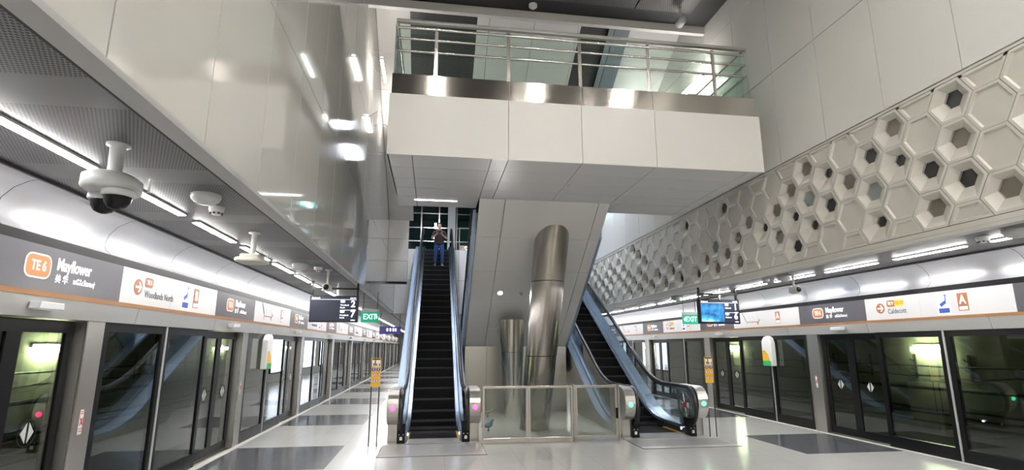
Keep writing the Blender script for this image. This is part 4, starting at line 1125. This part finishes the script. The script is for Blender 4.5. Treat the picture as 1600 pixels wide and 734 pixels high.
# upper concourse glazed screen beyond the escalators
t = thing('concourse_glazing', 'dark green glazed screen with pale mullions at the top of the escalators', 'glass screen', (0, 27.0, 5.98))
MB().box(BL + 0.01, BR - 0.01, 0, 0.02, 0, 3.3).build('glass', facade_m, t)
for x in [BL + 0.05 + 0.9 * k for k in range(9)]: MB().box(x - 0.03, x + 0.03, -0.05, 0.05, 0, 3.3).build('mullion', steel_tube, t)
for z in (0.06, 1.05, 1.75, 2.5, 3.25): MB().box(BL + 0.01, BR - 0.01, -0.04, 0.04, z - 0.025, z + 0.025).build('transom', steel_tube, t)
MB().box(0.62, 1.0, -0.12, 0.0, 0, 3.3).build('pillar', white_panel, t)
t = thing('landing_rail', 'steel edge rail at the head of the staircase opening beside the escalator top', 'railing', (1.05, 23.6, 5.98))
MB().tube([(0, 0, 1.05), (2.6, 0, 1.05)], 0.03, 8).build('handrail', steel_tube, t)
MB().box(0, 2.6, -0.1, -0.06, -0.03, 0.22).build('kick_band', steel_band, t)
for x in (0.02, 1.3, 2.58): MB().tube([(x, 0, 0), (x, 0, 1.05)], 0.02, 8).build('post', steel_tube, t)

# ================================================================== BIRDS
def bird(x, y, rz, body_m, lab, head_up):
    t = thing('bird', lab, 'bird', (x, y, 0), rz)
    # continuous body lofted along an axis: tail, rump, belly, breast, neck, head
    if head_up: ax = [(-0.17, 0.10, 0.006), (-0.12, 0.105, 0.018), (-0.06, 0.105, 0.045), (0.0, 0.11, 0.062), (0.05, 0.13, 0.056), (0.075, 0.165, 0.036), (0.085, 0.20, 0.030), (0.10, 0.215, 0.026), (0.118, 0.21, 0.012)]
    else: ax = [(-0.17, 0.20, 0.006), (-0.12, 0.17, 0.016), (-0.06, 0.14, 0.042), (0.0, 0.11, 0.058), (0.05, 0.09, 0.05), (0.085, 0.085, 0.032), (0.11, 0.08, 0.027), (0.13, 0.07, 0.018)]
    mb = MB().tube([(a, 0, b) for a, b, r in ax], 0.05, 14, radii=[r for a, b, r in ax]); o = mb.build('body', body_m, t)
    hx, hz = ax[-1][0], ax[-1][1]
    MB().tube([(hx - 0.004, 0, hz), (hx + 0.03, 0, hz - 0.008)], 0.006, 6, radii=[0.007, 0.001]).build('beak', black, t)
    for s_ in (-1, 1):
        MB().tube([(0.0, s_ * 0.02, 0.07), (0.005, s_ * 0.02, 0.03), (0.0, s_ * 0.02, 0.004)], 0.005, 6).build('leg', black, t)
        MB().tube([(-0.02, s_ * 0.02, 0.004), (0.03, s_ * 0.024, 0.004)], 0.004, 5).build('foot', black, t)
        MB().tube([(0.045, s_ * 0.052, 0.125), (-0.02, s_ * 0.058, 0.115), (-0.11, s_ * 0.03, 0.11)], 0.02, 8, radii=[0.012, 0.026, 0.004], flat=0.4).build('wing', body_m, t)
    return t
bird(1.27, 12.25, 0.25, bird_blue, 'blue bird standing behind the glass barrier', True)
bird(1.50, 14.6, PI + 0.15, bird_steel, 'grey bird with raised tail further back behind the glass barrier', False)

# ================================================================== PERSON on the left escalator
def skin(name, verts, edges, radii, mat, parent, sub=2, root=0):
    me = bpy.data.meshes.new(name); me.from_pydata(verts, edges, []); o = bpy.data.objects.new(name, me); C.objects.link(o)
    md = o.modifiers.new('skin', 'SKIN'); 
    lay = me.skin_vertices[0] if me.skin_vertices else None
    if lay is None:
        bpy.context.view_layer.objects.active = o
    for i, r in enumerate(radii):
        rr = r if isinstance(r, tuple) else (r, r)
        me.skin_vertices[0].data[i].radius = rr; me.skin_vertices[0].data[i].use_root = (i == root)
    sb = o.modifiers.new('sub', 'SUBSURF'); sb.levels = sub; sb.render_levels = sub
    bpy.context.view_layer.update(); dg = bpy.context.evaluated_depsgraph_get()
    m2 = bpy.data.meshes.new_from_object(o.evaluated_get(dg)); bpy.data.objects.remove(o)
    m2.materials.clear(); m2.materials.append(mat)
    for p in m2.polygons: p.use_smooth = True
    r = bpy.data.objects.new(name, m2); C.objects.link(r); r.parent = parent; return r
def person():
    ks_ = int((21.4 - 11.2) / 0.4); yst = 11.2 + 0.4 * ks_; zst = path_z(yst + 0.2) + 0.008
    t = thing('person', 'person in black T-shirt and blue jeans riding the left escalator, photographing', 'person', (0.16, yst + 0.22, zst))
    # faces -Y (towards the viewer). z up from the tread
    V, E, R_ = [], [], []
    def chain(pts, start=None):
        prev = start
        for (p, r) in pts:
            V.append(p); R_.append(r); i = len(V) - 1
            if prev is not None: E.append((prev, i))
            prev = i
        return prev
    pel = chain([((0, 0, 0.93), (0.15, 0.11))])
    chest = chain([((0, 0, 1.08), (0.145, 0.10)), ((0, 0, 1.25), (0.165, 0.115)), ((0, 0.0, 1.38), (0.15, 0.10))], pel)
    neck = chain([((0, 0, 1.47), 0.058), ((0, -0.02, 1.53), 0.06), ((0, -0.025, 1.60), (0.078, 0.092)), ((0, -0.02, 1.67), (0.075, 0.092)), ((0, -0.01, 1.72), (0.05, 0.06))], chest)
    for s_ in (-1, 1):
        h = chain([((s_ * 0.17, 0.0, 1.40), 0.062), ((s_ * 0.25, -0.01, 1.26), 0.05), ((s_ * 0.28, -0.03, 1.12), 0.042), ((s_ * 0.22, -0.18, 1.17), 0.036), ((s_ * 0.11, -0.30, 1.24), 0.026), ((s_ * 0.085, -0.325, 1.27), (0.032, 0.022))], chest)
        for q in range(4): chain([((s_ * (0.085 + 0.014 * (q - 1.5)), -0.345, 1.295), 0.010), ((s_ * (0.07 + 0.012 * (q - 1.5)), -0.375, 1.32 + 0.006 * (q % 2)), 0.009), ((s_ * (0.045 + 0.012 * (q - 1.5)), -0.38, 1.315), 0.008)], h)
        chain([((s_ * 0.06, -0.31, 1.275), 0.011), ((s_ * 0.045, -0.315, 1.30), 0.009)], h)
        chain([((s_ * 0.10, 0, 0.86), (0.095, 0.10)), ((s_ * 0.12, -0.01, 0.68), 0.082), ((s_ * 0.13, -0.02, 0.48), 0.058), ((s_ * 0.135, 0.0, 0.30), 0.056), ((s_ * 0.14, 0.02, 0.09), 0.038), ((s_ * 0.145, -0.06, 0.05), 0.036), ((s_ * 0.15, -0.15, 0.035), 0.03)], pel)
    body = skin('body', V, E, R_, skin_m, t)
    # clothing
    V, E, R_ = [], [], []
    chain([((0, 0, 0.80), (0.20, 0.16)), ((0, 0, 0.95), (0.205, 0.16)), ((0, 0, 1.08), (0.20, 0.155)), ((0, 0, 1.25), (0.205, 0.155)), ((0, 0, 1.39), (0.165, 0.12)), ((0, 0, 1.45), (0.07, 0.065))])
    for s_ in (-1, 1): chain([((s_ * 0.18, 0.0, 1.39), 0.075), ((s_ * 0.245, -0.02, 1.25), 0.064), ((s_ * 0.262, -0.045, 1.18), 0.062)], 4)
    skin('t_shirt', V, E, R_, shirt_m, t)
    V, E, R_ = [], [], []
    chain([((0, 0, 1.02), (0.165, 0.13)), ((0, 0, 0.90), (0.175, 0.14))])
    for s_ in (-1, 1): chain([((s_ * 0.10, 0, 0.82), (0.10, 0.11)), ((s_ * 0.12, -0.01, 0.66), 0.094), ((s_ * 0.13, -0.02, 0.47), 0.074), ((s_ * 0.135, 0.0, 0.28), 0.07), ((s_ * 0.14, 0.015, 0.10), 0.066)], 1)
    skin('jeans', V, E, R_, jeans_m, t)
    for s_ in (-1, 1):
        V, E, R_ = [], [], []
        chain([((s_ * 0.14, 0.05, 0.055), (0.045, 0.045)), ((s_ * 0.145, -0.04, 0.05), (0.05, 0.045)), ((s_ * 0.15, -0.15, 0.04), (0.048, 0.035)), ((s_ * 0.152, -0.20, 0.035), (0.035, 0.028))])
        sh = skin('shoe', V, E, R_, black, t)
        MB().prism([(s_ * 0.145 - 0.045, 0.09), (s_ * 0.145 + 0.045, 0.09), (s_ * 0.155 + 0.05, -0.15), (s_ * 0.155, -0.235), (s_ * 0.155 - 0.05, -0.15)], 0.0, 0.025, 'z').build('sole', white_plastic, sh)
    V, E, R_ = [], [], []
    chain([((0, 0.03, 1.58), (0.07, 0.06)), ((0, 0.03, 1.66), (0.088, 0.085)), ((0, 0.0, 1.735), (0.075, 0.08)), ((0, -0.06, 1.735), (0.06, 0.035))])
    skin('hair', V, E, R_, hair_m, t)
    mb = MB(); mb.lathe((0, 0, 0), [(0.001, 0.012), (0.012, 0.0), (0.010, -0.008), (0.001, -0.008)], 10, 'y'); 
    fc = MB(); fc.cur = 0; fc.tube([(0, -0.118, 1.645), (0, -0.14, 1.60), (0, -0.115, 1.592)], 0.012, 6, radii=[0.006, 0.015, 0.008]); fc.build('nose', skin_m, t)
    fc = MB()
    for s_ in (-1, 1): fc.lathe((s_ * 0.032, -0.112, 1.642), [(0.001, -0.008), (0.012, -0.004), (0.012, 0.004)], 10, 'y')
    fc.tube([(-0.024, -0.108, 1.56), (0, -0.116, 1.558), (0.024, -0.108, 1.56)], 0.006, 5); fc.build('eyes_and_mouth', hair_m, t)
    for s_ in (-1, 1): MB().lathe((s_ * 0.082, -0.02, 1.625), [(0.001, -0.008), (0.02, -0.006), (0.024, 0.006), (0.01, 0.008)], 12, 'x', sx=0.7).build('ear', skin_m, t)
    c = thing('camera_body', 'black camera held by the person on the escalator', 'camera', (0.16, yst + 0.22 - 0.40, zst + 1.35))
    MB().box(-0.065, 0.065, -0.03, 0.03, -0.04, 0.05).build('casing', black, c, bevel=0.008)
    MB().lathe((0, -0.11, 0.0), [(0.001, 0.0), (0.032, 0.0), (0.036, 0.01), (0.036, 0.085)], 18, 'y').build('lens', rubber, c)
person()
